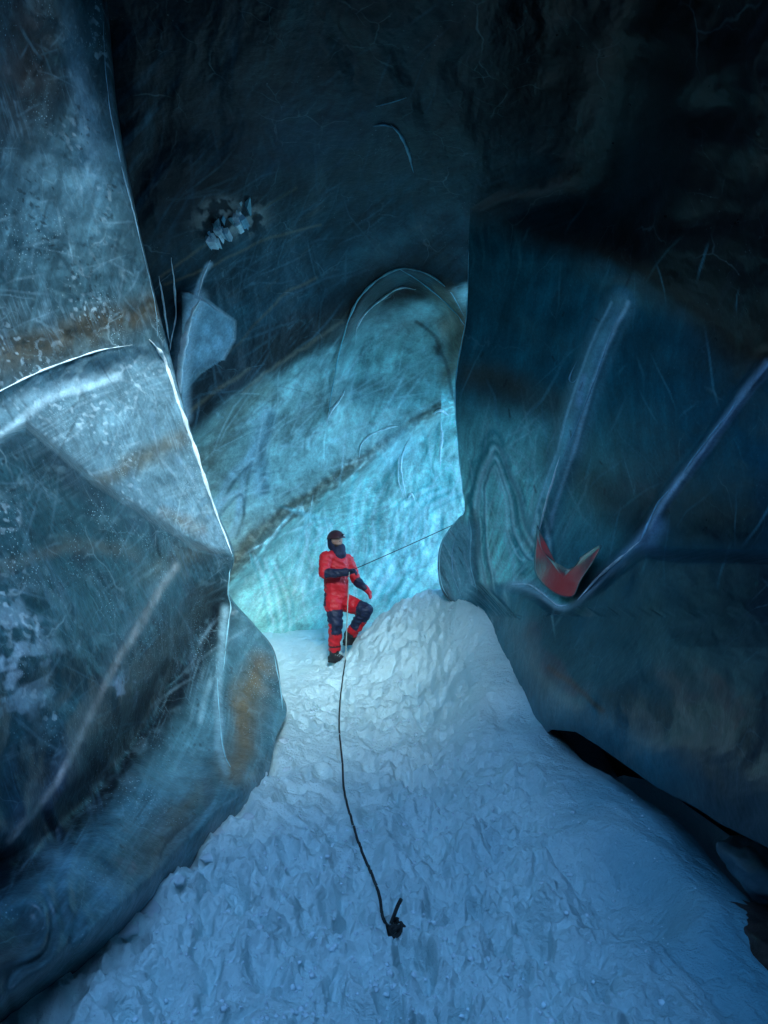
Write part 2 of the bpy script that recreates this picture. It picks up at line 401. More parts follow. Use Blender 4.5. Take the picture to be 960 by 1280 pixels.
def scratches(pa, n, box, angs, lmin, lmax, w, col, k, seed, mask=None):
    """fine straight and bent fractures seen inside the ice"""
    r = np.random.RandomState(seed); tot = np.zeros(pa.px.shape)
    for i in range(n):
        x0 = r.uniform(box[0], box[2]); y0 = r.uniform(box[1], box[3]); a = math.radians(angs[r.randint(len(angs))]+r.normal(0, 12)); L = r.uniform(lmin, lmax)
        q = [(x0, y0)]
        for j in range(3): a += r.normal(0, .16); q.append((q[-1][0]+L/3*math.cos(a), q[-1][1]+L/3*math.sin(a)))
        q = np.array(q); lo = q.min(0)-8; hi = q.max(0)+8
        sel = (pa.px > lo[0]) & (pa.px < hi[0]) & (pa.py > lo[1]) & (pa.py < hi[1])
        if not sel.any(): continue
        d, t, _ = pdist(pa.px[sel], pa.py[sel], q); ww = w*r.uniform(.6, 1.5)
        tot[sel] = np.maximum(tot[sel], (1-ss(ww*.3, ww, d))*np.sin(np.pi*np.clip(t, .02, .98))*r.uniform(.4, 1))
    if mask is not None: tot = tot*mask
    pa.mix(tot*k*ss(-.6, .1, pa.n3+.4), col)

def wall_object(name, P, c, mat, thick=.35, flip=False, parent=None):
    nr, nc = P.shape[:2]
    me = np_mesh(name, P.reshape(-1, 3), grid_faces(nr, nc, flip), c.reshape(-1, 3))
    o = link(name, me, mat, parent)
    return o

def thicken(P, away):
    """returns P extended by a back skin: rows appended around so the wall is a real body"""
    return P

# ------------------------------------------------------------------ left ice wall
edgeL = spl([(70,-420),(105,-200),(128,0),(140,120),(165,255),(193,375),(226,500),(262,620),(291,692),(284,742),(318,785),(343,818),(352,870),(358,892),(345,925),(330,990),(300,1060),(280,1130),(270,1240),(262,1400)], 400)
depL = rbf([(128,0,4.9),(165,255,5.5),(193,375,5.9),(226,500,6.3),(291,692,7.0),(284,742,7.0),(343,818,7.4),(357,895,6.7),(290,990,5.05),(190,1110,3.95),(40,1250,3.02),
            (0,0,4.1),(0,250,4.5),(0,490,4.6),(0,700,4.2),(0,900,3.75),(0,1100,3.35),(100,250,5.1),(100,480,5.3),(150,700,5.4),(150,850,5.0),(120,1000,4.3),(230,850,6.0),(240,950,5.5),
            (-260,0,2.7),(-260,500,2.9),(-260,900,2.6),(-260,1200,2.4),(0,-400,3.2),(-260,-400,2.3),(300,1100,4.7),(200,1240,3.6),(60,1400,2.8),(-100,1300,2.6),(280,1300,4.3)], 1e-4)
L1 = [(-260,560),(-60,518),(0,488),(60,461),(110,443),(165,431),(215,425)]
L2 = [(-260,700),(-60,570),(0,545),(33,525),(75,560),(120,598),(180,637),(243,677),(291,690)]
L3 = [(291,690),(275,760),(235,850),(190,930),(110,1020),(40,1085),(-60,1160),(-260,1260)]
nr, nc, nw = 1360, 430, 34
py = np.linspace(-420, 1400, nr)[:, None]; u = np.linspace(0, 1, nc)[None]
ex = np.interp(py[:, 0], edgeL[:, 1], edgeL[:, 0])[:, None]
px = -170+u*(ex+170); py = py+0*u
Y = depL(px, py)
_, _, s1 = pdist(px, py, L1); _, _, s2 = pdist(px, py, L2); _, _, s3 = pdist(px, py, L3)
Y = Y+.0016*np.clip(-s1, 0, 160)*0+.30*ss(-4, 30, s1)*ss(8, -50, s2)*.35
Y = Y-.20*ss(-3, 10, s2)-.0012*np.clip(s2, 0, 150)
Y = Y+.22*ss(-10, 30, -s3)*0
# crease along the dark diagonal trough
dT, tT, sT = pdist(px, py, [(268,765),(225,830),(180,905),(110,1000),(40,1065),(-100,1150)])
Y = Y+.28*np.exp(-(dT/26)**2)-.16*ss(0, 60, -sT*1.)*0
FOOT = spl([(420,820),(357,900),(330,945),(290,990),(236,1045),(170,1112),(75,1192),(-20,1258),(-140,1340)], 60)
_, _, sF = pdist(px, py, FOOT)
Y = Y+.75*ss(2, -60, sF)*ss(800, 900, py)
P0 = unproj(px, py, Y)
amp = .05*fbm(P0[..., 0]*1.1, P0[..., 1]*.9, P0[..., 2]*1.1, 4)+.012*fbm(P0[..., 0]*5, P0[..., 1]*4, P0[..., 2]*5, 3)
# scalloped foot
foot = ss(760, 900, py)
Y = Y+.012*ridged(P0[..., 0]*3+2, P0[..., 1]*2.2, P0[..., 2]*3, 3)-.03*ss(.1, .5, pn(P0[..., 0]*1.6, P0[..., 1]*1.2, P0[..., 2]*1.6+9))
fl = pn(px/36+2*pn(px/90, py/90, px*0), (py+px*1.3)/150, px*0+5)
Y = Y+amp*2-.05*foot*fl
P = unproj(px, py, Y)
# wrap round the free edge, back into the cave
E = P[:, -1]; t = np.linspace(0, 1, nw+1)[1:]
W = np.stack([E+np.array([-.9*tt**1.6, 1.6*tt, 0.]) for tt in t], 1)
pa = Paint(P, px, py)
pa.fill((.055, .10, .125))
st = pa.streak(100, 14, 120, 1, 40); st2 = pa.streak(60, 6, 60, 2, 30)
pa.mul(ss(0, .5, st), 1.7); pa.mul(ss(0, .5, -st), .55)
pa.mix(ss(-.1, .5, pa.n1)*.5*ss(300, 0, py), (.03, .045, .06))
pa.blob(20, 60, 60, 120, (.06, .05, .045), .8); pa.blob(75, 110, 16, 70, (.02, .03, .04), .8, 20)
pa.blob(105, 130, 14, 110, (.2, .33, .45), .7, -8); pa.blob(90, 240, 80, 70, (.16, .28, .36), .5)
pa.line([(-50,470),(30,445),(100,412),(150,395),(200,378)], 36, (.075, .06, .035), .85, 1.)
pa.line([(-50,445),(60,425),(140,390),(195,368)], 9, (.035, .03, .02), .7, 1.)
pa.mix(ss(380, 440, py-.3*(px-100))*ss(5, -5, s1)*.3, (.12, .13, .12))
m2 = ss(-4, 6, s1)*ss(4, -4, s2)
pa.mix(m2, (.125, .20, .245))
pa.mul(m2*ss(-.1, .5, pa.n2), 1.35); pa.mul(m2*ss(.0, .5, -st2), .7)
pa.line([(120,605),(170,578),(225,548)], 22, (.10, .10, .08), .8*1, 1.)
for q in ([(150,470),(60,500),(0,545),(-60,575)],):
    pa.line(q, 9, (.5, .66, .75), .8, .8, .25)
pa.blob(95, 478, 60, 10, (.42, .58, .68), .6, -22)
pa.line([(205,640),(250,655)], 14, (.15, .11, .06), .5)
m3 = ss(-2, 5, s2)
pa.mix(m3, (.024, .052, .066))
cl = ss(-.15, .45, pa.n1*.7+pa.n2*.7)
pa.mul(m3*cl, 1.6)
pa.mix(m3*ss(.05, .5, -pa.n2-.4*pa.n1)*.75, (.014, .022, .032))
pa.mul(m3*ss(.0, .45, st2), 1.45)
pa.line([(-20,560),(40,545),(110,610),(230,690)], 44, (.028, .05, .068), .65*1)
pa.mix(np.exp(-(((pa.wx-14)/44)**2+((pa.wy-830)/60)**2))*ss(-.1, .15, pa.n3+.6*pa.n2)*.8, (.42, .56, .68)); pa.mix(np.exp(-(((pa.wx-160)/26)**2+((pa.wy-868)/24)**2))*ss(.1, .25, pa.n3+.6*pa.n2)*.8, (.4, .5, .66))
pa.line([(0,720),(80,680),(160,690)], 16, (.1, .1, .085), .4)
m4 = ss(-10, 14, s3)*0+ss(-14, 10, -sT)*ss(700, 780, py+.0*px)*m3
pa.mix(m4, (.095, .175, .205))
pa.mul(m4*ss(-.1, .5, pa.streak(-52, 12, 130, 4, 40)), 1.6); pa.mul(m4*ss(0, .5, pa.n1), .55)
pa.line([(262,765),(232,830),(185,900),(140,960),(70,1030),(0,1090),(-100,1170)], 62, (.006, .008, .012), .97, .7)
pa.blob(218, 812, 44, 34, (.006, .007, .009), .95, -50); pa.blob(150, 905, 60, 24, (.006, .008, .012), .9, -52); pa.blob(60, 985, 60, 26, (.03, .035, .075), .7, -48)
pa.blob(212, 700, 46, 16, (.10, .085, .05), .6, -30)
hl = hair(pa, 70, 9, 130, 41, 30); hl2 = hair(pa, -25, 9, 200, 42, 40); hl3 = hair(pa, -58, 8, 160, 43, 40)
pa.mix((1-m3)*hl*.35, (.28, .42, .52)); pa.mix(m2*hl2*.4, (.4, .54, .62)); pa.mix(m3*hl*.3, (.14, .22, .3)); pa.mix(m4*hl3*.4, (.3, .46, .52)); pa.mix(m3*(1-m4)*hl2*.4, (.11, .16, .19))
scratches(pa, 90, (-20, 20, 270, 480), (75, 110, 20, -20), 15, 90, 1.8, (.28, .4, .48), .35, 1, 1-ss(-6, 6, s1))
scratches(pa, 70, (0, 430, 280, 690), (-20, 35, 60, 120), 15, 100, 1.7, (.36, .46, .52), .35, 2, m2)
scratches(pa, 110, (-20, 540, 300, 1000), (-30, 40, 120, -55), 20, 150, 1.8, (.16, .25, .32), .3, 3, m3*(1-m4))
scratches(pa, 80, (0, 760, 340, 1200), (-55, -50, 110), 20, 120, 1.9, (.34, .47, .53), .3, 4, m4)
scratches(pa, 60, (-20, 20, 300, 1000), (-50, 60, 110), 15, 80, 2.2, (.008, .011, .015), .5, 5)
fk = ss(.30, .42, pn(P[..., 0]*26, P[..., 1]*18, P[..., 2]*26))*ss(-.05, .3, pa.n1+.5*pa.n2)
pa.mix(fk*.5*(1-m4), (.5, .62, .7)); pa.mix(ss(.40, .48, pn(P[..., 0]*34+9, P[..., 1]*24, P[..., 2]*34))*ss(0, .3, pa.n2)*.6*(1-m2*.6), (.012, .018, .024))
v = spl([(219,706),(190,750),(160,803),(125,865),(100,920),(65,985),(10,1050)], 40)
pa.line(v, 8, (.36, .35, .33), .8, .9, .3); pa.line(v+np.array([-5, 0]), 20, (.15, .2, .24), .35, 1., .5)
pa.line([(330,830),(318,880),(300,935),(290,960)], 34, (.17, .115, .045), .75)
pa.blob(185, 1060, 60, 30, (.13, .095, .05), .6, -48); pa.blob(230, 1010, 50, 14, (.13, .11, .06), .5, -48)
pa.blob(100, 1085, 66, 15, (.3, .46, .52), .5, 30); pa.blob(215, 975, 40, 16, (.25, .42, .48), .5, -50)
pa.line([(280,760),(276,850),(272,930),(282,965)], 9, (.35, .52, .58), .5, 1., .3)
pa.line([(265,850),(250,900)], 6, (.35, .52, .58), .5, 1., .3)
fm = ss(60, -10, np.abs(py-(1190-.78*(px-60)))*.9-10)*m4
pa.mix(ss(1120, 1180, py+.72*(px-0)*.95)*ss(1.0, .2, u)*.92, (.018, .014, .012))
pa.mix(ss(.15, .55, pa.n3)*.15, (.3, .45, .5))
C = np.concatenate([pa.c, np.repeat(pa.c[:, -1:]*.8, nw, 1)], 1)
P = np.concatenate([P, W], 1)
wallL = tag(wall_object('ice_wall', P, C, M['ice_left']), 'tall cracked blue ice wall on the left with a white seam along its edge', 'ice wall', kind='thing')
LP = lambda x, y, off=0.: Vector(unproj(np.array(x, float), np.array(y, float), 0*np.array(x, float)+sampleL(x, y)-off))
ptsL = (px, py, Y)
def make_sampler(px, py, Y):
    k = 3
    a = px[::k, ::k].ravel(); b = py[::k, ::k].ravel(); y = Y[::k, ::k].ravel()
    def f(x, z):
        d = (a-x)**2+(b-z)**2; i = np.argpartition(d, 4)[:4]; w = 1/(d[i]+.5); return float((y[i]*w).sum()/w.sum())
    return f
sampL = make_sampler(px, py, Y)

def seam(name, poly, rad_px, samp, mat, parent, off=.0, n=50, squash=True, seed=0):
    """a raised fracture rib following the wall: tapered, uneven, half sunk in the ice"""
    rad_px *= .72; n = max(n, 60); q = spl(poly, n); out = []; rr = []
    ts = np.linspace(0, 1, n)
    L = np.hypot(*np.diff(q, axis=0).T).sum()
    jx = fbm(ts*L/22+seed*9.1, ts*0+.3, ts*0, 3); wj = fbm(ts*L/16+seed*3.3, ts*0+7.7, ts*0, 4)
    Ys = np.array([samp(a, b) for a, b in q]); k = np.ones(9)/9
    Ys = np.convolve(np.pad(Ys, 4, 'edge'), k, 'valid')-off
    for i, (a, b) in enumerate(q):
        wv = rad_px*(math.sin(math.pi*min(max(ts[i], .015), .985))**.8)*max(.25, 1+1.3*wj[i])
        out.append(unproj(a+1.2*jx[i], b, Ys[i]+.35*max(wv, .2)/F*Ys[i])); rr.append(max(wv, .2)/F*Ys[i])
    return link(name, tube_mesh(name, out, rr, 8), mat, parent)

seam('fracture_seam', [(187,426),(200,440),(211,465),(222,500),(240,550),(256,600),(274,650),(291,694)], 3.4, sampL, M['frost'], wallL, .01, 90, seed=1)  # frost-white rib stands in for the backlit glint along the edge
seam('fracture_seam', [(186,424),(197,436),(207,452),(214,480)], 3.4, sampL, M['frost'], wallL, .015, seed=2)
seam('fracture_line', [(-30,505),(0,489),(40,469),(80,453),(125,438),(166,431)], 1.7, sampL, M['frost'], wallL, .01, 70, seed=3)
seam('fracture_line', [(291,692),(285,735),(288,760),(283,800),(278,850)], 1.3, sampL, M['glassy'], wallL, .005, 60, seed=4)
seam('fracture_line', [(128,2),(134,110),(150,200),(165,258),(180,320),(194,380),(197,420)], 1.0, sampL, M['pale'], wallL, .005, 80, seed=5)
seam('fracture_line', [(343,820),(351,865),(354,890)], 1.2, sampL, M['glassy'], wallL, .005, 40, seed=6)
seam('fracture_line', [(270,830),(275,900),(280,940),(290,962)], 1.2, sampL, M['glassy'], wallL, .0, 50, seed=7)

# ------------------------------------------------------------------ rear ice wall and vault
depR = rbf([(250,850,11.5),(350,812,11.6),(450,800,11.9),(560,770,12.3),(760,740,12.6),
            (300,700,10.3),(360,640,10.7),(430,600,11.0),(540,520,10.8),(760,520,12.0),
            (235,545,8.7),(330,500,9.3),(450,440,9.5),(575,440,9.1),(760,400,9.6),
            (190,400,7.6),(300,300,7.4),(450,330,8.4),(590,300,7.9),(760,280,7.8),
            (150,200,6.2),(350,150,6.2),(600,150,6.3),(760,150,6.2),
            (60,0,5.1),(350,0,5.0),(650,0,5.0),(60,-400,3.2),(350,-400,3.2),(700,-400,3.2),(900,0,5),(900,-400,3.2),(900,500,12),(1150,600,12),(1150,300,9)], 1e-4)
nr, nc = 980, 700
py = np.linspace(-420, 880, nr)[:, None]; px = np.linspace(60, 860, nc)[None]; px, py = px+0*py, py+0*px
BR = spl([(180,800),(230,765),(295,705),(330,665),(380,627),(440,585),(490,550),(545,511),(640,480),(900,440)], 60)
DK = spl([(140,600),(235,538),(300,488),(370,445),(430,412),(480,380),(530,372),(600,350),(760,330)], 60)
ARC = spl([(408,535),(416,490),(425,440),(440,395),(462,360),(500,337),(540,347),(568,372),(580,400),(584,440)], 60)
Y = depR(px, py)
_, _, sB = pdist(px, py, BR); _, _, sD = pdist(px, py, DK)
Y = Y+.55*ss(-2, 26, sB)+.30*ss(-4, 30, sD)
poly = [(418,560)]+[tuple(q) for q in ARC]+[(584,520)]
dA, tA, sA = pdist(px, py, ARC)
inside = (sA > 0)
arch_in = ss(0, 26, sA)*ss(590, 470, py)*(px > 405)*(px < 600)
Y = Y+.55*arch_in
FLK = [(244,369),(258,375),(272,386),(294,402),(293,424),(279,449),(252,467),(234,488)]
dF, tF, sF2 = pdist(px, py, FLK); Y = Y-.16*ss(0, 3, np.where((px > 226) & (px < 300) & (py > 366) & (py < 520), sF2, -9))*ss(290, 236, px+.3*(py-400))
w1 = fbm(px/130, py/130, px*0, 3)
Y = Y+.20*fbm(px/210+.3*w1, py/260, px*0+2, 3)+.035*fbm(px/42+w1, py/60, px*0+8, 4)
fl = ss(-.1, .5, pn((px+.7*py)/70+w1, (py-.7*px)/190, px*0+20))
Y = Y+.12*fl*ss(0, 60, sB)+.035*ridged((px+.5*py)/34+w1*2, (py-.5*px)/120, px*0+3, 3)*ss(-10, 30, sD)-.02*fbm(px/16, py/16, px*0+4, 3)*ss(-10, 30, sD)
_ry = Y.copy(); Y = Y+1.3*ss(690, 800, px)*ss(430, 330, py)
P = unproj(px, py, Y)
pa = Paint(P, px, py)
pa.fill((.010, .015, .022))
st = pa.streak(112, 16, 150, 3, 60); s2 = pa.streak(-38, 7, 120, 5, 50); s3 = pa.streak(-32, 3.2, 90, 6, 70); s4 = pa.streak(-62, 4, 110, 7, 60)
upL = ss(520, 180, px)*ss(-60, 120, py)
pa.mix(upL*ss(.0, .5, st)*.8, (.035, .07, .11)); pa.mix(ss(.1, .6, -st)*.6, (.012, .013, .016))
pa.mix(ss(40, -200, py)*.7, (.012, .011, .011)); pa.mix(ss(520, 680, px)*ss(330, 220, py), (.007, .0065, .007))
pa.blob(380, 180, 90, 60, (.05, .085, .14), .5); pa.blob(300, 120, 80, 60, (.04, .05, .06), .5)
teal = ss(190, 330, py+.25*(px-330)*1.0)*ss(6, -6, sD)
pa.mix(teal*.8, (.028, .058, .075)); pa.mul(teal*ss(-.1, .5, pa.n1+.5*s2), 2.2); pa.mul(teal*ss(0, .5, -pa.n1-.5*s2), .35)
pa.mix(teal*ss(.25, .6, s3)*ss(0, .4, pa.n2)*.6, (.13, .21, .28))
pa.blob(490, 300, 80, 22, (.10, .18, .22), .7, -25)
for q in ([(205,355),(260,335),(330,300),(400,280)], [(245,470),(300,430),(360,365),(395,345)], [(200,345),(300,280),(370,235)]):
    pa.line(q, 3, (.22, .18, .11), .5, 1., .3)
pa.line([(250,240),(330,250),(420,215),(520,190)], 40, (.012, .012, .012), .45)
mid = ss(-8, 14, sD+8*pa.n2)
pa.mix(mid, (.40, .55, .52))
DKB = [(215,528),(262,490),(300,462),(365,425),(425,392),(478,366)]
pa.line(DKB, 64, (.012, .016, .02), .8, .8); pa.line([(340,446),(385,418),(430,396),(478,372)], 40, (.009, .008, .007), .95, .6)
pa.line([(235,515),(275,485),(310,460)], 5, (.2, .17, .11), .5, 1., .5); pa.line([(300,490),(345,455),(390,425),(430,398)], 4, (.25, .2, .13), .45, 1., .5)
pa.mul(mid*ss(-.05, .5, .5*s2+pa.n2), 1.5); pa.mul(mid*ss(.0, .5, -.5*s2-.7*pa.n1), .5)
pa.mix(mid*ss(.2, .55, s3)*.35*ss(-.1, .4, pa.n1), (.5, .66, .7))
pa.line([(270,600),(340,550),(400,500),(520,470),(560,465)], 34, (.12, .14, .125), .6)
pa.line([(240,590),(290,520),(330,495)], 26, (.12, .10, .06), .55)
# folded loops left of the climber
for q, w in (([(268,640),(285,600),(305,578),(318,560),(305,590),(300,640)], 8), ([(262,655),(282,625),(297,615),(300,640),(290,670)], 7), ([(335,520),(322,560),(326,610)], 20)):
    pa.line(spl(q, 30), w, (.42, .56, .62), .7, .9, .25)
    pa.line(spl(np.array(q)+[6, 3], 30), w*.5, (.06, .11, .13), .6, .9, .25)
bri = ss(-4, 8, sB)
pa.mix(bri*ss(-30, 60, sB+20*pa.n2)*.85, (.42, .66, .57)); pa.mix(bri*ss(380, 560, px+.3*(py-600))*.5, (.76, .88, .80))  # wall whitened toward the right, highlights put into the colour
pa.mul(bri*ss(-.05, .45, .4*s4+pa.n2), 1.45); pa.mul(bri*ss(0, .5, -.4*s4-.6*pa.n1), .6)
g1 = ss(-.15, .35, fbm(px/60, py/70, px*0+61, 3)); g2 = ss(-.1, .35, fbm(px/45, py/80, px*0+63, 3)); s5 = pa.streak(-50, 5, 45, 15, 70); s6 = pa.streak(-78, 3.5, 60, 16, 80); s7 = pa.streak(-10, 4, 50, 17, 70)
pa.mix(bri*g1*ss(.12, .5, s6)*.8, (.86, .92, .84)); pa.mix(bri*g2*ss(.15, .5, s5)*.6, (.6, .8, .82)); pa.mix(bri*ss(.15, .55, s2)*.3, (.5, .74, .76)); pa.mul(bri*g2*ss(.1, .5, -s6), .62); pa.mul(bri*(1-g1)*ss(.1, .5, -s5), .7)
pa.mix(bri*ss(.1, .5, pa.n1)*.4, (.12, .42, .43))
h1 = hair(pa, -34, 7, 160, 31, 60); h2 = hair(pa, -64, 8, 170, 33, 60); h3 = hair(pa, -20, 10, 200, 35, 80)
pa.mix(bri*h2*.7*g1, (.72, .87, .89)); pa.mix(bri*h1*.35*g2, (.62, .82, .84)); pa.mix(mid*(1-bri)*g1*h1*.6, (.55, .7, .75)); g3 = fbm(px/26, py/20, px*0+71, 3); pa.mix(mid*(1-bri)*ss(.05, .45, g3)*ss(-.2, .3, s7)*.4, (.5, .65, .7)); pa.mul(mid*(1-bri)*ss(.1, .45, -g3), .7)
pa.mix(mid*h3*.2*g2, (.5, .64, .68))
pa.mix(teal*h1*ss(0, .4, pa.n2)*.5, (.2, .3, .36)); pa.mix(teal*h3*ss(0, .4, -pa.n2)*.3, (.2, .17, .11))
bl, _, _ = pdist(pa.wx*.35+px*.65, pa.wy*.35+py*.65, BR)
wv = 9+8*ss(500, 330, px)
pa.mix((1-ss(wv*.4, wv, bl))*.92*(px < 552), (.085, .06, .03)); pa.mix((1-ss(wv, wv*2.4, bl))*.5*(px < 552), (.2, .22, .18))
scratches(pa, 130, (235, 420, 560, 640), (-35, -28, -55), 20, 130, 1.6, (.68, .8, .82), .42, 11, mid*(1-bri))
scratches(pa, 70, (235, 400, 580, 660), (-35, -20, -60), 15, 90, 1.8, (.05, .09, .11), .35, 12, mid*(1-bri))
scratches(pa, 190, (290, 520, 590, 820), (-60, -72, -45, -85), 20, 140, 1.6, (.86, .94, .92), .6, 13, bri)  # white fractures made strong to stand in for glints
scratches(pa, 80, (290, 540, 590, 820), (-60, -75, -85), 20, 110, 2.2, (.08, .30, .31), .45, 14, bri)
scratches(pa, 90, (200, 230, 440, 520), (-38, -30, 100), 20, 120, 1.6, (.16, .24, .3), .35, 15, 1-mid)
scratches(pa, 60, (140, 20, 580, 330), (112, 100, -30), 20, 110, 2.2, (.05, .08, .12), .4, 16, 1-mid)
for q, k in (([(330,700),(345,740),(352,790)], .4), ([(470,745),(500,690),(515,640),(560,610)], .5), ([(455,690),(452,640),(465,600)], .4), ([(370,640),(400,650),(395,690),(380,740)], .35), ([(535,640),(520,690),(490,740)], .45)):
    for o_ in range(-3, 4): pa.line(spl(np.array(q)+[o_*6, o_*2.5], 30), 3, ((.8, .92, .93), (.16, .42, .43))[o_ % 2], k*.95, 1., .3)  # pale and dark bands put glints and swirls into the colour
FLK = [(244,369),(258,375),(272,386),(294,402),(293,424),(279,449),(252,467),(234,488)]
dF, tF, sF2 = pdist(px, py, FLK); fin = ((sF2 > 0) & (px > 226) & (py < 520) & (px < 300) & (py > 366))*ss(226, 236, px)
pa.mix(fin*ss(500, 430, py)*.85, (.30, .43, .52)); pa.mul(fin*ss(0, .4, pa.n3), 1.3); pa.mul(fin*ss(0, .4, -pa.n3), .75)
pa.mix((1-ss(1, 3, dF))*(py < 450)*.5, (.45, .56, .62))
pa.line([(250,372),(240,395),(233,425),(228,460),(226,500),(228,520)], 16, (.55, .67, .74), .85, 1., .25)
pa.mul((1-ss(wv*.5, wv*1.2, bl))*ss(0, .35, pa.n3), 1.9); pa.mul((1-ss(wv*.5, wv*1.2, bl))*ss(0, .3, -pa.n3), .65)
# the scoop under the glassy arch
pa.line([(470,392),(495,375),(520,366),(548,372)], 22, (.022, .02, .016), .9*1, .7, .5)
pa.blob(500, 405, 60, 18, (.42, .5, .48), .6); pa.line([(556,375),(566,400),(568,440),(560,462)], 26, (.12, .095, .05), .85)
pa.blob(545, 438, 12, 9, (.012, .012, .012), .95); pa.line([(520,405),(545,425),(562,470),(570,505)], 5, (.02, .02, .02), .6, .8, .5)
pa.blob(553, 412, 9, 14, (.5, .44, .34), .7)
pa.blob(500, 560, 40, 30, (.4, .6, .64), .5, -35)
# crumbled pale pocket high on the left
pk = np.exp(-(((pa.wx-288)/44)**2+((pa.wy-275)/24)**2)**2)
pa.mix(pk*ss(-.2, .05, pa.n3+.5*pa.n2)*.95, (.55, .53, .48))
pa.mix(pk*ss(.05, .3, -pa.n3)*.9, (.02, .02, .02))
pa.line([(262,330),(250,350),(246,372)], 6, (.55, .66, .74), .8, .8, .4)
fR = grid_faces(nr, nc); mpx = px.ravel()[fR].mean(1); mpy = py.ravel()[fR].mean(1)
fR = fR[~((mpx > 628+25*fbm(mpx/60, mpy/60, mpx*0, 3)) & (mpy < 470) & (mpy > 200))]       # vault cut away out of view to let sky light into the chamber
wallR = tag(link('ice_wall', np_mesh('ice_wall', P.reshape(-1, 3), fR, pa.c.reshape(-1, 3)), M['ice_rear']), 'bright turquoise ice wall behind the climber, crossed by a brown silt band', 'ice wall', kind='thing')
sampR = make_sampler(px, py, Y)
seam('arch_rim', [(410,528),(413,500),(420,460),(428,425),(442,385),(465,355),(500,336),(535,343),(562,364),(580,395)], 1.9, sampR, M['glassy'], wallR, .03, 90, seed=1)
seam('arch_rim', [(444,430),(447,408),(460,388),(480,372),(500,360),(520,362)], 2.3, sampR, M['frost'], wallR, .05, 60, seed=2)
seam('arch_rim', [(500,337),(525,352),(550,372),(570,392),(582,408)], 1.2, sampR, M['glassy'], wallR, .04, 60, seed=3)
seam('glassy_rib', [(408,532),(413,515),(424,500),(432,486)], 2.6, sampR, M['frost'], wallR, .04, 30, seed=4)
seam('glassy_rib', [(449,572),(452,555),(465,543),(485,535),(497,533)], 1.8, sampR, M['frost'], wallR, .02, 50, seed=5)
seam('glassy_rib', [(508,624),(503,600),(501,580),(506,560),(514,545)], 1.7, sampR, M['frost'], wallR, .03, 50, seed=6)
seam('glassy_rib', [(509,624),(514,618),(518,626)], 2.4, sampR, M['frost'], wallR, .03, 16, seed=7)
seam('glassy_rib', [(505,623),(498,600),(498,578),(503,560)], 1.0, sampR, M['frost'], wallR, .03, 50, seed=8)
seam('icicle_drip', [(551,524),(552,545),(550,565),(551,586)], 2.6, sampR, M['frost'], wallR, .05, 40, seed=9)
seam('icicle_drip', [(540,518),(550,513),(562,520)], 3.2, sampR, M['frost'], wallR, .05, 30, seed=10)
seam('fracture_seam', [(252,372),(240,392),(232,420),(226,455),(224,488),(226,520)], 5.2, sampR, M['frost'], wallR, .15, 60, seed=11)
seam('fracture_line', [(199,345),(203,370),(207,400),(213,432)], 1.6, sampR, M['frost'], wallR, .1, 50, seed=12)
seam('fracture_line', [(214,322),(217,350),(220,390),(214,425),(212,440)], 1.5, sampR, M['frost'], wallR, .1, 50, seed=13)
seam('fracture_line', [(263,325),(254,345),(247,372)], 2.2, sampR, M['frost'], wallR, .05, 40, seed=14)
seam('glassy_rib', [(470,133),(490,128),(508,122)], 1.2, sampR, M['pale'], wallR, .02, 30, seed=15)  # this and the next two pale ribs stand for refracted glints
seam('glassy_rib', [(488,156),(500,168),(510,190),(517,216)], 3.2, sampR, M['pale'], wallR, .02, 30, seed=16)
seam('glassy_rib', [(466,158),(480,156),(492,160)], 2.0, sampR, M['pale'], wallR, .02, 30, seed=17)

# ------------------------------------------------------------------ right ice wall
edgeR = spl([(600,-420),(596,0),(590,200),(586,300),(584,390),(575,445),(569,480),(571,530),(577,600),(581,636),(574,648),(560,663),(550,682),(547,705),(550,732),(560,750),(578,768),(600,792),(640,1000)], 500)
botR = lambda x: np.interp(x, [560,600,640,665,690,720,750,820,870,900,960,1250], [860,880,930,930,912,915,934,984,1010,1030,1060,1250])
depW = rbf([(586,300,7.7),(575,450,8.2),(575,560,8.3),(584,650,8.5),(590,735,8.6),(600,775,8.35),(650,845,7.3),(690,908,6.4),(650,930,7.6),
            (590,200,7.0),(596,0,5.3),(600,-420,3.2),(700,500,7.2),(830,500,5.9),(960,500,4.8),(1250,500,3.0),(700,680,7.5),(660,600,7.7),
            (800,640,6.3),(720,775,6.7),(850,710,5.5),(960,710,4.5),(780,830,5.6),(960,850,3.95),(750,934,5.6),(870,1005,4.5),(960,1050,3.8),(1250,850,2.6),(1250,1250,2.3),
            (700,250,6.6),(830,250,5.4),(960,250,4.6),(700,0,5.1),(960,0,4.0),(960,-420,2.8),(1250,0,2.7),(1250,-420,2.2)], 1e-4)
_rc = pa.c.copy(); _rx0, _rx1, _rn = 60, 860, nc; _ryn = nr
def rear_lookup(A, px, py):
    a = np.clip((py+420)/1300*(_ryn-1), 0, _ryn-1.001); b = np.clip((px-_rx0)/(_rx1-_rx0)*(_rn-1), 0, _rn-1.001)
    i = a.astype(int); j = b.astype(int); a = a-i; b = b-j
    if A.ndim == 3: a = a[..., None]; b = b[..., None]
    return (A[i, j]*(1-b)+A[i, j+1]*b)*(1-a)+(A[i+1, j]*(1-b)+A[i+1, j+1]*b)*a
nr, nc, nw, nb = 960, 500, 30, 24
v = np.linspace(0, 1, nr)[:, None]; u = np.linspace(0, 1, nc)[None]**1.25
py = -420+v*1480+0*u
for _ in range(6):
    ex = np.interp(py, edgeR[:, 1], edgeR[:, 0]); px = ex+u*(1250-ex)
    py = -420+v*(botR(px)+420)
Y = depW(px, py)
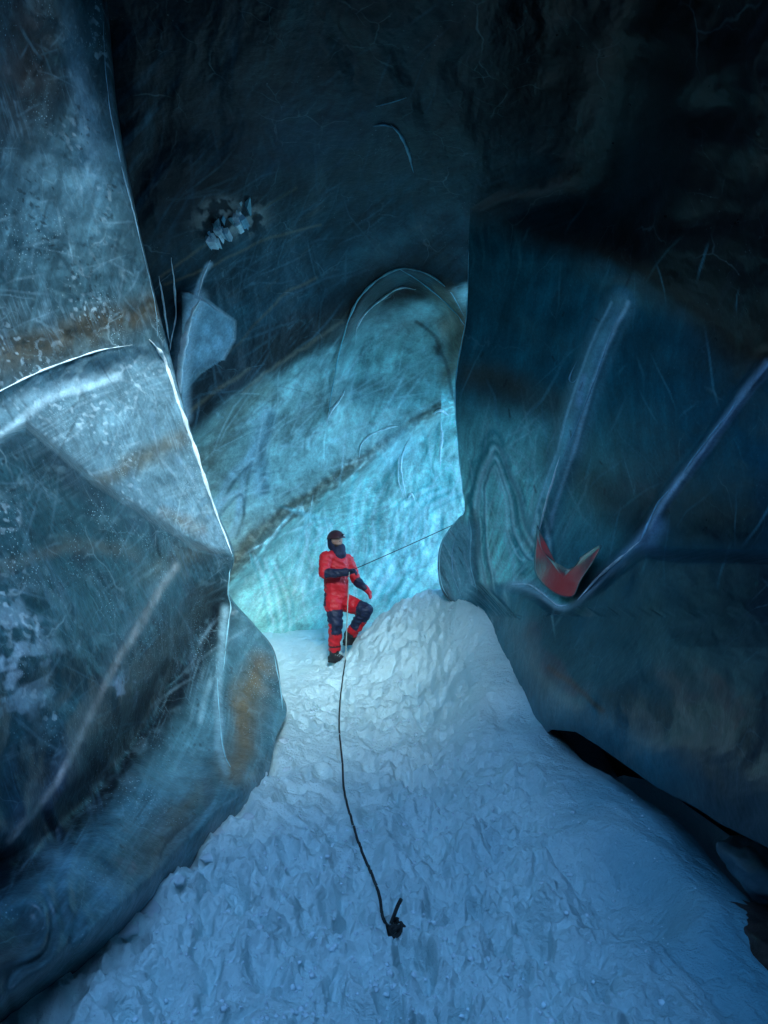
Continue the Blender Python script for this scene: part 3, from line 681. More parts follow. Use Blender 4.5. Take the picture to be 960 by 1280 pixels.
LED = spl([(560,745),(600,732),(640,728),(670,737),(700,757),(724,747),(770,706),(805,683),(850,688),(960,690),(1250,700)], 80)
_, _, sL = pdist(px, py, LED)
Y = Y-.42*ss(-3, 16, sL)*ss(600, 680, px)-.0012*np.clip(sL, 0, 120)*ss(620, 720, px)
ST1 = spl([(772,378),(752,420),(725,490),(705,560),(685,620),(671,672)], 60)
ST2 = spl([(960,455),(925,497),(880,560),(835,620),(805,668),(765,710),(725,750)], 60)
d1, t1, q1 = pdist(px, py, ST1); d2, t2, q2 = pdist(px, py, ST2)
Y = Y-.08*np.exp(-(d1/13)**2)*ss(0, .15, t1)+.03*np.exp(-((d1-22)/8)**2)+.12*ss(0, 40, -q1)*ss(700, 640, py)*ss(330, 420, py)
Y = Y-.07*np.exp(-(d2/7)**2)+.04*np.exp(-((q2-14)/7)**2)
Y = Y+.09*np.exp(-((px-599)/12)**2)*ss(630, 660, py)*ss(780, 750, py)
w1 = fbm(px/140, py/140, px*0+11, 3)
wE = ss(330, 215, py)*ss(.42, .08, u)
Y = Y+.22*fbm(px/230+.3*w1, py/210, px*0+12, 3)*ss(0, .12, u)+.03*fbm(px/48+w1, py/62, px*0+18, 4)
Y = Y*(1-wE)+(rear_lookup(_ry, px, py)+.03-.07*ss(560, 800, px))*wE
P = unproj(px, py, Y)
pa = Paint(P, px, py)
pa.fill((.034, .095, .12))
sv = pa.streak(95, 18, 110, 21, 60); sw = pa.streak(15, 9, 120, 22, 60); sx = pa.streak(-60, 4, 90, 23, 60)
pa.mul(ss(0, .5, sv), 1.5); pa.mul(ss(0, .5, -sv), .6)
pa.mix(ss(700, 960, px)*.6, (.022, .05, .075))
near = np.exp(-((px-620)/110)**2)*ss(470, 600, py)  # edge lightened in colour to suggest light glowing through the ice
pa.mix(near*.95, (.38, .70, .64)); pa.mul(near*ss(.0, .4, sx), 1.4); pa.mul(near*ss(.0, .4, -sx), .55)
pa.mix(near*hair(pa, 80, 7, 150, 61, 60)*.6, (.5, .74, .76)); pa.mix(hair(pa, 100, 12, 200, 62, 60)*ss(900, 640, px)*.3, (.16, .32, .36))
for k in (0, 1, 3):
    r = 5+8*k
    q = spl([(622-r*.6, 735), (613-r*.75, 660), (611-r*.6, 610), (620, 588-r*1.2), (630+r*.7, 615), (634+r*1.0, 665), (640+r*1.1, 725)], 40)
    pa.line(np.array(q)+[0, -6*k], 5+k, ((.5, .74, .74), (.07, .22, .25))[k % 2], .6, .9, 1.1)
pa.line([(600,480),(650,490),(700,510),(720,560)], 36, (.05, .055, .045), .6)
pa.line([(690,570),(740,600),(780,640),(800,660)], 40, (.032, .03, .022), .65)
pa.line([(586,472),(640,478)], 30, (.06, .06, .045), .6)
DEB = spl([(560,262),(590,270),(650,283),(720,310),(800,350),(880,400),(960,450),(1250,560)], 60)
_, _, sDb = pdist(pa.wx, pa.wy, DEB)
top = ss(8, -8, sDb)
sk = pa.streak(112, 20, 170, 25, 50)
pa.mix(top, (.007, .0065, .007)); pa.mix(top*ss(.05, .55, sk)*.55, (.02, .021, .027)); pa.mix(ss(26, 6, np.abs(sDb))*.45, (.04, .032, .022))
pa.blob(925, 425, 60, 40, (.03, .024, .017), .8)
pa.blob(900, 650, 90, 46, (.009, .008, .009), .93); pa.blob(800, 640, 40, 60, (.02, .04, .055), .5)
pa.line(ST1+[4, 0], 30, (.24, .40, .45), .85, 1., .25); pa.line(ST1+[13, 0], 5, (.6, .78, .84), .85, .8, .15); pa.line(ST1+[-8, 0], 3, (.5, .7, .78), .7, .8, .15); pa.line(ST1[30:]+[-3, 0], 8, (.3, .55, .6), .7, 1., .2)  # pale band and edges stand in for glints on the groove
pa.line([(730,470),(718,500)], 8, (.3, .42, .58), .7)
pa.line(ST2, 11, (.30, .38, .50), .9, .9, .3); pa.line(ST2[25:], 5, (.5, .62, .8), .7, .9, .2); pa.line(ST2[35:]+[6, 10], 20, (.22, .32, .45), .6, 1., .3)  # second groove's glint put into the colour as a pale band
pa.blob(740, 690, 40, 30, (.1, .24, .28), .5)
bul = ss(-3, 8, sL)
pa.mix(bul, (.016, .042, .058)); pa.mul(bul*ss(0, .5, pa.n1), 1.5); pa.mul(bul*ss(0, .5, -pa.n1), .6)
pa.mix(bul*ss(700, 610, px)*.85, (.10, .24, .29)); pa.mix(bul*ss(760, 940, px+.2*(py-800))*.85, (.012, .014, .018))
pa.mix((1-ss(0, 7, np.abs(sL-2)))*ss(620, 660, px)*ss(760, 700, px)*.7, (.5, .64, .7))
pa.blob(660, 735, 26, 8, (.5, .64, .7), .6); pa.blob(620, 640, 8, 14, (.04, .06, .07), .4)
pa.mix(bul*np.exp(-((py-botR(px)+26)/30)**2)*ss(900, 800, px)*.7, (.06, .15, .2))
pa.line([(690,835),(720,860),(750,890)], 7, (.05, .03, .015), .7)
scratches(pa, 60, (595, 500, 720, 740), (-80, 95, -60), 20, 120, 1.7, (.6, .8, .82), .5, 21, near)
scratches(pa, 50, (590, 290, 940, 700), (-62, 100, 80), 20, 120, 1.8, (.14, .26, .31), .5, 22)
for k in range(6):
    r = 4+6.5*k
    q = spl([(618-r*.5, 738), (612-r*.6, 670), (611-r*.5, 612), (620, 585-r*.9), (629+r*.55, 612), (634+r*.8, 665), (650+r*1.2, 700), (668+r*.4, 660-r)], 50)
    pa.line(np.array(q)+[2*math.sin(k*2.1), 0], 2.6+.5*k, ((.66, .88, .86), (.05, .17, .2))[k % 2], .65, .9, .35)
pa.c = pa.c*(1-wE[..., None])+rear_lookup(_rc, px, py)*wE[..., None]
for k in range(60):                                   # flecks of grit
    gx_, gy_ = rng.uniform(600, 760), rng.uniform(300, 640)
    if k < 12: pa.line([(gx_, gy_), (gx_+rng.uniform(-4, 4), gy_+rng.uniform(3, 12))], 2, (.015, .015, .015), .6, 1., .1)
lipm = ss(604, 588, px)*ss(640, 660, py)*ss(790, 752, py)
pa.mix(lipm*.95, (.17, .31, .36)); pa.mix(lipm*ss(0, .4, pa.streak(85, 5, 60, 71, 40)), (.3, .44, .5)); pa.mix(lipm*ss(.05, .4, pa.streak(80, 7, 50, 72, 40)), (.06, .11, .13))
pa.line([(592,640),(596,680),(594,720),(604,750)], 8, (.05, .09, .11), .6, .8, .3); pa.line([(560,735),(572,752),(586,768)], 10, (.03, .03, .035), .8)
# wraps: left edge turns back into the lit chamber, bottom lip turns under
Wl = np.stack([P[:, 0]+np.array([.10*tt+4.5*tt**2, 1.3*tt-.9*tt**2, 0]) for tt in np.linspace(0, 1, nw+1)[1:]][::-1], 1)
Pf = np.concatenate([Wl, P], 1); Cf = np.concatenate([np.repeat(pa.c[:, :1], nw, 1), pa.c], 1)
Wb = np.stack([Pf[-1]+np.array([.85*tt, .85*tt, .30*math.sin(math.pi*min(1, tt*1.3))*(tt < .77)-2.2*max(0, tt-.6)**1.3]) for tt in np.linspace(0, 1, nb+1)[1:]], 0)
Pf = np.concatenate([Pf, Wb], 0); Cf = np.concatenate([Cf, np.ones((nb,)+Cf.shape[1:])*np.array([.012, .011, .010])], 0)  # underside painted near-black so the gap reads as unlit
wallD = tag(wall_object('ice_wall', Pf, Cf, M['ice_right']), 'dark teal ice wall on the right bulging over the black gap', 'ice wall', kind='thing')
sampD = make_sampler(px, py, Y)
seam('glassy_rib', [(586,300),(585,350),(583,395),(575,440),(569,482),(571,530),(577,600),(581,640)], 1.2, sampD, M['glassy'], wallD, .0, 90, seed=1)
seam('glassy_rib', [(580,640),(566,657),(554,676),(549,700),(552,730),(562,749)], 1.6, sampD, M['glassy'], wallD, .0, 70, seed=21)
seam('glassy_rib', [(586,648),(589,668),(588,692),(590,715),(597,742)], 1.5, sampD, M['glassy'], wallD, .03, 60, seed=22)
seam('glassy_rib', [(572,662),(565,690),(567,720),(576,745)], 1.0, sampD, M['pale'], wallD, .02, 60, seed=23)
seam('glassy_rib', [(723,470),(716,478),(712,472),(721,452)], 1.4, sampD, M['pale'], wallD, .02, 30, seed=2)
seam('glassy_rib', [(775,383),(760,428),(738,490),(715,545),(702,574)], 1.0, sampD, M['pale'], wallD, .06, 60, seed=3)  # pale ribs along both grooves carry their glints as colour
seam('glassy_rib', [(932,488),(900,530),(870,568),(850,596)], 1.8, sampD, M['pale'], wallD, .10, 60, seed=4)
seam('glassy_rib', [(845,603),(822,630),(806,664),(798,680)], 2.0, sampD, M['pale'], wallD, .10, 40, seed=5)
seam('glassy_rib', [(800,676),(772,700),(745,724),(722,750)], 2.6, sampD, M['frost'], wallD, .10, 40, seed=6)
seam('glassy_rib', [(640,730),(662,731),(678,742),(696,756),(708,757)], 1.8, sampD, M['frost'], wallD, .05, 40, seed=7)
seam('glassy_rib', [(700,570),(690,602),(680,640),(671,676)], 1.8, sampD, M['frost'], wallD, .08, 40, seed=8)

# ------------------------------------------------------------------ glacier body above and around (unseen; side chamber, and roof openings added for light)
HOLE = (-.8, .05, 3.6, 3.3)      # roof opening added above the camera to let in fill light
nx, ny = 120, 170
gx, gy = np.meshgrid(np.linspace(-9, 7, nx), np.linspace(-5, 17, ny))
gz = 6.6+.9*fbm(gx/3, gy/3, gx*0, 3)+.08*(gy-4)
d = np.minimum(np.minimum(gx+9, 17-gy), gy+5); gz = gz-ss(1.6, 0, d)*10.5
dr = 7-gx; gz = gz-ss(1.2, 0, dr)*ss(8.7, 8.1, gy)*10.5
gf = grid_faces(ny, nx); fcx = gx.ravel()[gf].mean(1); fcy = gy.ravel()[gf].mean(1)
hole = ((fcx-HOLE[0])/HOLE[2])**2+((fcy-HOLE[1])/HOLE[3])**2+.25*fbm(fcx*1.5, fcy*1.5, fcx*0, 3) < 1
hole |= ((fcx-3.6)/3.8)**2+((fcy-10.9)/3.8)**2+.25*fbm(fcx*1.5, fcy*1.5, fcx*0+9, 3) < 1     # second opening, added over the side chamber to brighten it
go = link('glacier', np_mesh('glacier', np.stack([gx, gy, gz], -1).reshape(-1, 3), gf[~hole], np.ones((nx*ny, 3))), M['glacier'])
sm = go.modifiers.new('body', 'SOLIDIFY'); sm.thickness = .5; sm.offset = 1
tag(go, kind='structure')

# broken bright facets in the pocket
for k in range(24):
    a0 = 256+rng.uniform(0, 58); b0 = 300-.62*(a0-250)+rng.uniform(-12, 12); n = rng.randint(4, 6); r = rng.uniform(3, 9)
    th = np.sort(rng.uniform(0, 6.28, n)+np.linspace(0, 6.28, n, endpoint=False)*3) % 6.28; th = np.sort(th)
    bm = bmesh.new(); gx_, gy_ = rng.uniform(-.7, .7, 2); ys = sampR(a0, b0)-.05
    try:
        fr = [bm.verts.new(unproj(a0+r*math.cos(t)*.8, b0+r*math.sin(t), ys+(gx_*math.cos(t)+gy_*math.sin(t))*r/F*ys)) for t in th]
        bk_ = [bm.verts.new(np.array(v.co)+np.array([0, .2, .0])) for v in fr]
        bm.faces.new(fr)
        for i in range(n): bm.faces.new((fr[i], bk_[i], bk_[(i+1) % n], fr[(i+1) % n]))
        bmesh.ops.recalc_face_normals(bm, faces=bm.faces)
        me = bpy.data.meshes.new('broken_facet'); bm.to_mesh(me); link('broken_facet', me, (M['frost'], M['pale'], M['glassy'], M['frost'])[k % 4], wallR)
    finally: bm.free()

# ------------------------------------------------------------------ loose and standing ice
def lump(name, c, size, mat, seed, disp=.25, flat=.0, sub=4, rot=(0, 0, 0), parent=None, freq=1.4, power=1.):
    bm = bmesh.new(); bmesh.ops.create_icosphere(bm, subdivisions=sub, radius=1)
    V = np.array([v.co[:] for v in bm.verts])
    V = np.sign(V)*np.abs(V)**power
    n = fbm(V[:, 0]*freq+seed*7.3, V[:, 1]*freq, V[:, 2]*freq, 4)
    V = V*(1+disp*n[:, None]*1.6)*np.array(size)
    for v, q in zip(bm.verts, V): v.co = q
    me = bpy.data.meshes.new(name); bm.to_mesh(me); bm.free()
    me.polygons.foreach_set('use_smooth', np.ones(len(me.polygons), bool))
    o = link(name, me, mat, parent); o.location = c; o.rotation_euler = rot
    return o

def plate(name, poly, Yc, tilt, thick, mat, bev=.03):
    """an angular flake of ice: traced outline with its own depth, tilt and thickness"""
    bm = bmesh.new(); vs_ = []
    for (a, b) in poly:
        Yv = Yc(a, b)
        vs_.append(bm.verts.new(unproj(a, b, Yv)))
    f = bm.faces.new(vs_); bmesh.ops.recalc_face_normals(bm, faces=[f])
    if f.normal.y > 0: f.normal_flip()
    ex = bmesh.ops.extrude_face_region(bm, geom=[f])
    vv = [e for e in ex['geom'] if isinstance(e, bmesh.types.BMVert)]
    bmesh.ops.translate(bm, verts=vv, vec=(.1*thick, thick, 0))
    bmesh.ops.recalc_face_normals(bm, faces=bm.faces)
    bmesh.ops.bevel(bm, geom=list(bm.edges), offset=bev, segments=2, affect='EDGES')
    me = bpy.data.meshes.new(name); bm.to_mesh(me); bm.free()
    return link(name, me, mat)

M['dirt_ice'] = ice_material('silty_ice', var=.6, scale=5, rough=.4, bump=.5, coat=.1, attr=False, col=(.03, .026, .024))
M['block'] = ice_material('blue_grey_block_ice', var=.5, scale=4, rough=.35, bump=.4, coat=.3, attr=False, col=(.11, .16, .2))
b1 = lump('ice_block', unproj(958, 1092, 3.85), (.17, .26, .13), M['block'], 3, .28, rot=(.2, .65, .4), power=.9, freq=1.3)
tag(b1, 'blue-grey block of ice lying at the end of the black gap', 'ice block')
b2 = lump('boulder', unproj(1010, 1205, 3.4), (.36, .5, .13), M['dirt_ice'], 15, .16, rot=(0, .3, .3), power=.9, sub=5)
tag(b2, 'brown silty boulder half buried at the right edge of the snow', 'boulder')

# snow clumps along the foot of the left wall and on the path
spots = [(352,925,9),(338,950,8),(322,965,10),(300,985,9),(296,1003,13),(283,1010,9),(268,1040,12),(252,1052,14),(262,1070,8),(233,1085,15),(222,1100,9),(210,1118,13),(188,1135,12),(195,1150,8),(160,1160,12),(140,1185,10),(118,1202,12),(90,1222,9),(310,1020,7),(243,1110,8),(360,960,7),(176,1178,9)]
proto = None
for i, (a, b, r) in enumerate(spots[::2]):
    p = floor_hit(a, b); p.z -= .25*r/F*p.y
    if i % 4 == 0: o = lump('snow_clump', p, (1, 1.1, .7), M['clump'], i+11, .38, sub=3, freq=1.6); srcs = (srcs+[o]) if i else [o]
    else:
        o = srcs[(i*7) % len(srcs)].copy(); COL.objects.link(o)
    o.location = p; sc_ = 1.05*r/F*p.y; o.scale = (sc_, sc_*(.8+.4*((i*37) % 10)/10), sc_*(.7+.4*((i*53) % 10)/10)); o.rotation_euler = (0, 0, i*1.3)
    tag(o, 'small snow clump fallen along the foot of the cracked blue ice wall', 'snow clump', 'snow clumps along the foot of the cracked ice wall')

# loose crumbs of snow strewn over the trodden path
def crumbs():
    bm = bmesh.new(); bmesh.ops.create_icosphere(bm, subdivisions=1, radius=1)
    bv = np.array([v.co[:] for v in bm.verts]); bf = np.array([[v.index for v in f.verts] for f in bm.faces]); bm.free()
    n = 4200
    y = 2.5+7*rng.uniform(0, 1, n)**1.6; x = rng.normal(-.1, .75, n)*(.7+.05*y)
    keep = fbm(x*1.4, y*1.1, x*0+55, 3) > -.12
    x, y = x[keep], y[keep]; n = len(x)
    z = floor(x, y); r = .004+.013*rng.uniform(0, 1, n)**4
    V = bv[None]*(r[:, None, None]*(1+.35*rng.uniform(-1, 1, (n, len(bv), 1))))*np.array([1, 1, .75])
    V = V+np.stack([x, y, z+r*.25], -1)[:, None]
    Fc = bf[None]+(np.arange(n)*len(bv))[:, None, None]
    return np_mesh('snow_crumbs', V.reshape(-1, 3), Fc.reshape(-1, 3), smooth=True)
tag(link('snow_crumbs', crumbs(), M['clump']), 'loose crumbs of snow strewn over the trodden path', kind='stuff')

# ------------------------------------------------------------------ climber
feet = floor_hit(424, 823); YP = feet.y
print('feet', feet[:])
def Wp(px_, py_, dY=0): return Vector(unproj(px_, py_, YP+dY))
def crop(X, Yc, dY=0): return Wp(370+X/6.4, 640+Yc/6.4, dY)
def remesh_union(name, segs, voxel, smooth=4):
    bm = bmesh.new()
    for (a, b, ra, rb) in segs:
        a = Vector(a); b = Vector(b); d = b-a; L = max(d.length, 1e-4); qd = d.to_track_quat('Z', 'Y') if d.length > 1e-4 else None
        r0 = ra if isinstance(ra, tuple) else (ra, ra); r1 = rb if isinstance(rb, tuple) else (rb, rb)
        n = 16; rings = []
        prof = [(-.95, .30), (-.8, .6), (-.5, .866), (0, 1)]
        st = [(0+k*max(r0), m, 0) for k, m in prof]+[(L+ -k*max(r1), m, 1) for k, m in prof[::-1]]
        for (h, m, e) in st:
            rr_ = r1 if e else r0; ring = []
            for k in range(n):
                t = 2*math.pi*k/n; v = Vector((rr_[0]*m*math.cos(t), rr_[1]*m*math.sin(t), h))
                if qd: v = qd @ v
                ring.append(bm.verts.new(a+v))
            rings.append(ring)
        for i in range(len(rings)-1):
            for k in range(n): bm.faces.new((rings[i][k], rings[i][(k+1) % n], rings[i+1][(k+1) % n], rings[i+1][k]))
        bm.faces.new(rings[0][::-1]); bm.faces.new(rings[-1])
    me = bpy.data.meshes.new(name); bm.to_mesh(me); bm.free()
    tmp = bpy.data.objects.new('tmp', me); COL.objects.link(tmp)
    rm = tmp.modifiers.new('r', 'REMESH'); rm.mode = 'VOXEL'; rm.voxel_size = voxel
    sm_ = tmp.modifiers.new('s', 'SMOOTH'); sm_.iterations = smooth; sm_.factor = .5
    dg = bpy.context.evaluated_depsgraph_get(); out = bpy.data.meshes.new_from_object(tmp.evaluated_get(dg), depsgraph=dg)
    bpy.data.objects.remove(tmp); out.name = name
    out.polygons.foreach_set('use_smooth', np.ones(len(out.polygons), bool))
    return out
J = dict(
 head=crop(322, 238, -.02), neck=crop(335, 320, 0), chest=crop(318, 430, 0), belly=crop(322, 560, 0), pelvis=crop(325, 690, 0),
 rsh=crop(238, 366, -.12), rel=crop(225, 492, -.24), rwr=crop(415, 482, -.33), rha=crop(446, 474, -.34),
 lsh=crop(415, 385, .10), lel=crop(478, 545, .08), lwr=crop(560, 615, -.04), lha=crop(585, 645, -.07),
 rhip=crop(298, 720, -.08), rkn=crop(318, 880, -.14), ran=crop(308, 1090, -.04),
 lhip=crop(375, 715, .08), lkn=crop(562, 785, -.10), lan=crop(425, 1000, .10))
S = [
 ('red', J['pelvis'], J['belly'], (.155, .17), (.16, .17)), ('red', J['belly'], J['chest'], (.15, .165), (.15, .17)),
 ('red', J['chest'], J['neck']+Vector((0, 0, -.06)), (.15, .165), (.075, .085)), ('red', J['rsh'], J['lsh'], .075, .07), ('red', J['neck']+Vector((0, 0, -.05)), J['rsh'], .085, .08), ('red', J['neck']+Vector((0, 0, -.05)), J['lsh'], .085, .075),
 ('red', J['rsh'], J['rel'], .092, .072), ('navy', J['rel'], J['rwr'], .07, .05),
 ('red', J['lsh'], J['lel'], .085, .066), ('navy', J['lel'], J['lwr'], .064, .046),
 ('red', J['rhip'], J['rkn'], .128, .098), ('red', J['rkn'], J['ran'], .096, .085),
 ('red', J['lhip'], J['lkn'], .125, .096), ('red', J['lkn'], J['lan'], .098, .082),
 ('skin', J['neck'], J['head'], .06, .062)]
hd = Vector((.86, -.5, .02)).normalized(); up = Vector((0, 0, 1)); sdv = hd.cross(up)
hc = J['head']
Hs = [('skin', hc+up*.02-hd*.015, hc+up*.03-hd*.01, (.078, .09), (.078, .09)), ('skin', hc-up*.065+hd*.03, hc+hd*.025, .05, .066), ('skin', hc+hd*.085-up*.012, hc+hd*.072+up*.025, .016, .011),
      ('skin', hc+hd*.07+up*.035+sdv*.035, hc+hd*.07+up*.035-sdv*.035, .017, .017), ('skin', hc-sdv*.078-up*.0, hc-sdv*.08+up*.03, .014, .018), ('skin', hc+sdv*.078, hc+sdv*.08+up*.03, .014, .018)]
person = bpy.data.objects.new('person', None); COL.objects.link(person); person.location = feet
tag(person, 'person in red and navy insulated suit and dark helmet holding a rope, one knee bent', 'person')
def add_part(name, me, mat, parent=person):
    o = link(name, me, mat, parent); par = parent
    o.matrix_parent_inverse = person.matrix_world.inverted() if False else o.matrix_parent_inverse
    if parent is person: o.location = -person.location
    return o
segs = [(a, b, ra, rb) for _, a, b, ra, rb in S+Hs]
bme = remesh_union('body', segs, .0125, 5)
nv = len(bme.vertices); co = np.empty(nv*3); bme.vertices.foreach_get('co', co); co = co.reshape(-1, 3)
no = np.empty(nv*3); bme.vertices.foreach_get('normal', no); no = no.reshape(-1, 3)
def seg_d(P, a, b):
    a = np.array(a); b = np.array(b); d = b-a; t = np.clip(((P-a)@d)/d.dot(d), 0, 1)
    return np.linalg.norm(P-a-t[:, None]*d, axis=1), t
COLS = dict(red=(.50, .004, .014), navy=(.010, .014, .045), skin=(.42, .25, .18), black=(.012, .012, .015))
best = np.full(nv, 9.); cc = np.zeros((nv, 3)); issk = np.zeros(nv)
for (k, a, b, ra, rb) in S+Hs:
    d, t = seg_d(co, a, b); r = (max(ra) if isinstance(ra, tuple) else ra)*(1-t)+(max(rb) if isinstance(rb, tuple) else rb)*t
    e = d-r; m = e < best; best = np.where(m, e, best); cc[m] = COLS[k]; issk[m] = k == 'skin'
    if a is J['rkn']: cc[m & (t < .40)] = COLS['navy']; cc[m & (t > .84) & (t < .90)] = COLS['black']
    if b is J['rkn']: cc[m & (t > .45)] = COLS['navy']
    if b is J['lkn']: cc[m & (t > .72)] = COLS['navy']
    if a is J['lkn']:
        cc[m & (t < .62)] = COLS['navy']; cc[m & (t > .8)] = COLS['black']
# side of the shin stays red, rear hip patch navy
dl, tl = seg_d(co, J['lkn'], J['lan']); axis = np.array(J['lan']-J['lkn']); right = np.array([.75, 0, -.66])
rel = (co-np.array(J['lkn'])-tl[:, None]*axis)@right
cc[(dl < .12) & (tl > .3) & (tl < .85) & (rel > .045)] = COLS['red']
dr_, tr_ = seg_d(co, J['rkn'], J['ran']); cc[(dr_ < .12) & (tr_ < .8) & (co[:, 0]-np.array(J['rkn'])[0] < -.055) & (tr_ > 0)] = COLS['red']
hp = np.array(crop(228, 695, -.03)); cc[(np.abs(co[:, 2]-hp[2]) < .085) & (co[:, 0] < hp[0]+.03) & (issk == 0)] = COLS['navy']
# cloth folds
n1 = fbm(co[:, 0]*5, co[:, 1]*5, co[:, 2]*9, 3); n2 = ridged(co[:, 0]*7+3+2*co[:, 2], co[:, 1]*7, co[:, 2]*15+4*co[:, 0], 2)
co = co+no*((.016*n1+.022*(n2-.6))*(1-issk))[:, None]
# eyes, mouth
fx = (co-np.array(hc))@np.array(hd); fs = (co-np.array(hc))@np.array(sdv); fz = co[:, 2]-hc.z
for sg in (-1, 1): cc[(np.hypot(fs-sg*.031, (fz-.014)*1.6) < .011) & (fx > .04)] = (.02, .015, .012)
cc[(np.hypot(fs*.6, (fz+.047)*2.2) < .018) & (fx > .04)] = (.2, .07, .06)
cc[(issk > 0) & (fz < -.03) & (fz > -.13) & (np.hypot(fs*.6, (fz+.047)*2.2) >= .018)] = (.03, .022, .02)      # beard
bme.vertices.foreach_set('co', co.ravel())
at = bme.color_attributes.new('Col', 'FLOAT_COLOR', 'POINT'); at.data.foreach_set('color', np.concatenate([cc, np.ones((nv, 1))], 1).astype(np.float32).ravel())
add_part('body', bme, M['suit'])
# helmet: shell with brim, strap and headlamp
bm = bmesh.new(); bmesh.ops.create_uvsphere(bm, u_segments=32, v_segments=20, radius=1)
bmesh.ops.delete(bm, geom=[v for v in bm.verts if v.co.z < -.12], context='VERTS')
for v in bm.verts:
    d = Vector(v.co); lowf = max(0, .25-d.z)*4
    rad = 1+.05*lowf+(.10*lowf if d.x > .6 else 0)+.02*math.sin(6*math.atan2(d.y, d.x))*max(0, d.z)
    v.co = Vector((d.x*.125*rad, d.y*.108*rad, d.z*.118))
bmesh.ops.solidify(bm, geom=list(bm.faces), thickness=.008)
me = bpy.data.meshes.new('helmet'); bm.to_mesh(me); bm.free(); me.polygons.foreach_set('use_smooth', np.ones(len(me.polygons), bool))
hel = add_part('helmet', me, M['helmet']); ang = math.atan2(hd.y, hd.x)
from mathutils import Matrix
me.transform(Matrix.Translation(hc+up*.042-hd*.008) @ Matrix.Rotation(ang, 4, 'Z') @ Matrix.Rotation(R(-6), 4, 'Y'))
lb = lump('headlamp', (0, 0, 0), (.016, .03, .022), M['black'], 2, .02, sub=3, parent=hel, power=.7); lb.data.transform(Matrix.Translation(hc+up*.085+hd*.112) @ Matrix.Rotation(ang, 4, 'Z'))
ll = lump('lens', (0, 0, 0), (.006, .016, .014), M['lamp'], 2, .0, sub=2, parent=hel); ll.data.transform(Matrix.Translation(hc+up*.085+hd*.128) @ Matrix.Rotation(ang, 4, 'Z'))
gm = remesh_union('hood', [(J['neck']-up*.035+hd*.0, J['neck']-up*.02, (.10, .12), (.10, .115)), (J['neck']-up*.01+hd*.02, J['neck']+up*.045+hd*.03, .088, .085), (hc-hd*.05-up*.05, hc-hd*.045+up*.05, .078, .085), (J['neck']+hd*.07-up*.03, J['neck']+hd*.02-up*.02, .06, .09)], .012, 4)
add_part('hood', gm, M['navy'])
# gloved hands
def hand(name, wr, hp_, pd, curl, mat, thumb_side):
    d = (hp_-wr).normalized(); pdn = (pd-d*pd.dot(d)).normalized(); sdd = d.cross(pdn)
    sg = [(wr-d*.03, wr+d*.02, .044, .042), (wr+d*.02, wr+d*.075, (.042, .022) if False else .034, .036)]
    for k, (o_, ln) in enumerate(((-.033, .068), (-.011, .08), (.011, .076), (.033, .06))):
        b0 = wr+d*.085+sdd*o_; ang_ = 0; p = b0
        for j in range(3):
            ang_ += curl*(.8+.2*j); dv = d*math.cos(ang_)+pdn*math.sin(ang_); p2 = p+dv*ln*(.42, .33, .25)[j]
            sg.append((p, p2, .0135-.001*j, .0125-.001*j)); p = p2
    t0 = wr+d*.03+sdd*thumb_side*.035; t1 = t0+(d*.6+sdd*thumb_side*.6+pdn*.4).normalized()*.045; t2 = t1+(d*.8+pdn*.6).normalized()*.035
    sg += [(t0, t1, .017, .015), (t1, t2, .015, .012)]
    return add_part(name, remesh_union(name, sg, .0055, 2), mat)
M['redglove'] = plain_mat('red_glove_fabric', (.5, .015, .03), .6, .2, 50, .4)
hand('glove', J['rwr'], J['rha'], Vector((.3, -.6, -.6)), .75, M['navy'], -1)
hand('glove', J['lwr'], J['lha'], Vector((-.3, -.2, -.9)), .35, M['redglove'], 1)
# boots
def boot(an, toe, ground_z):
    an = Vector(an); t = Vector(toe).normalized(); z = ground_z
    heel = Vector((an.x, an.y, z+.055))-t*.05; ball = Vector((an.x, an.y, z+.05))+t*.15
    up_ = remesh_union('boot', [(heel, ball, .052, .045), (heel+t*.04, an+up*.03, .058, .075), (heel+t*.05+up*.03, ball-t*.03+up*.01, .055, .045)], .010, 3)
    o = add_part('boot', up_, M['black'])
    so = remesh_union('sole', [(heel-up*.032, ball+t*.01-up*.032, (.05, .05), (.048, .048))], .010, 1)
    c = np.empty(len(so.vertices)*3); so.vertices.foreach_get('co', c); c = c.reshape(-1, 3); c[:, 2] = z-.005+np.clip(c[:, 2]-(z-.03), 0, .1)*.35; so.vertices.foreach_set('co', c.ravel())
    link('sole', so, M['black'], o)
    for k in range(3):
        p0 = heel+t*(.09+.03*k)+up*(.06-.006*k)
        link('lace', tube_mesh('lace', [p0-Vector((-t.y, t.x, 0))*.05, p0+up*.012, p0+Vector((-t.y, t.x, 0))*.05], .004, 5), M['line'], o)
rz = float(floor(J['ran'].x, J['ran'].y)); boot(J['ran'], (.9, -.45, 0), min(rz, J['ran'].z-.07))
lz = float(floor(J['lan'].x, J['lan'].y)); boot(J['lan'], (.6, .5, 0), J['lan'].z-.11)
# the little hump of snow under the raised boot
print('zs', rz, J['ran'].z, lz, J['lan'].z)

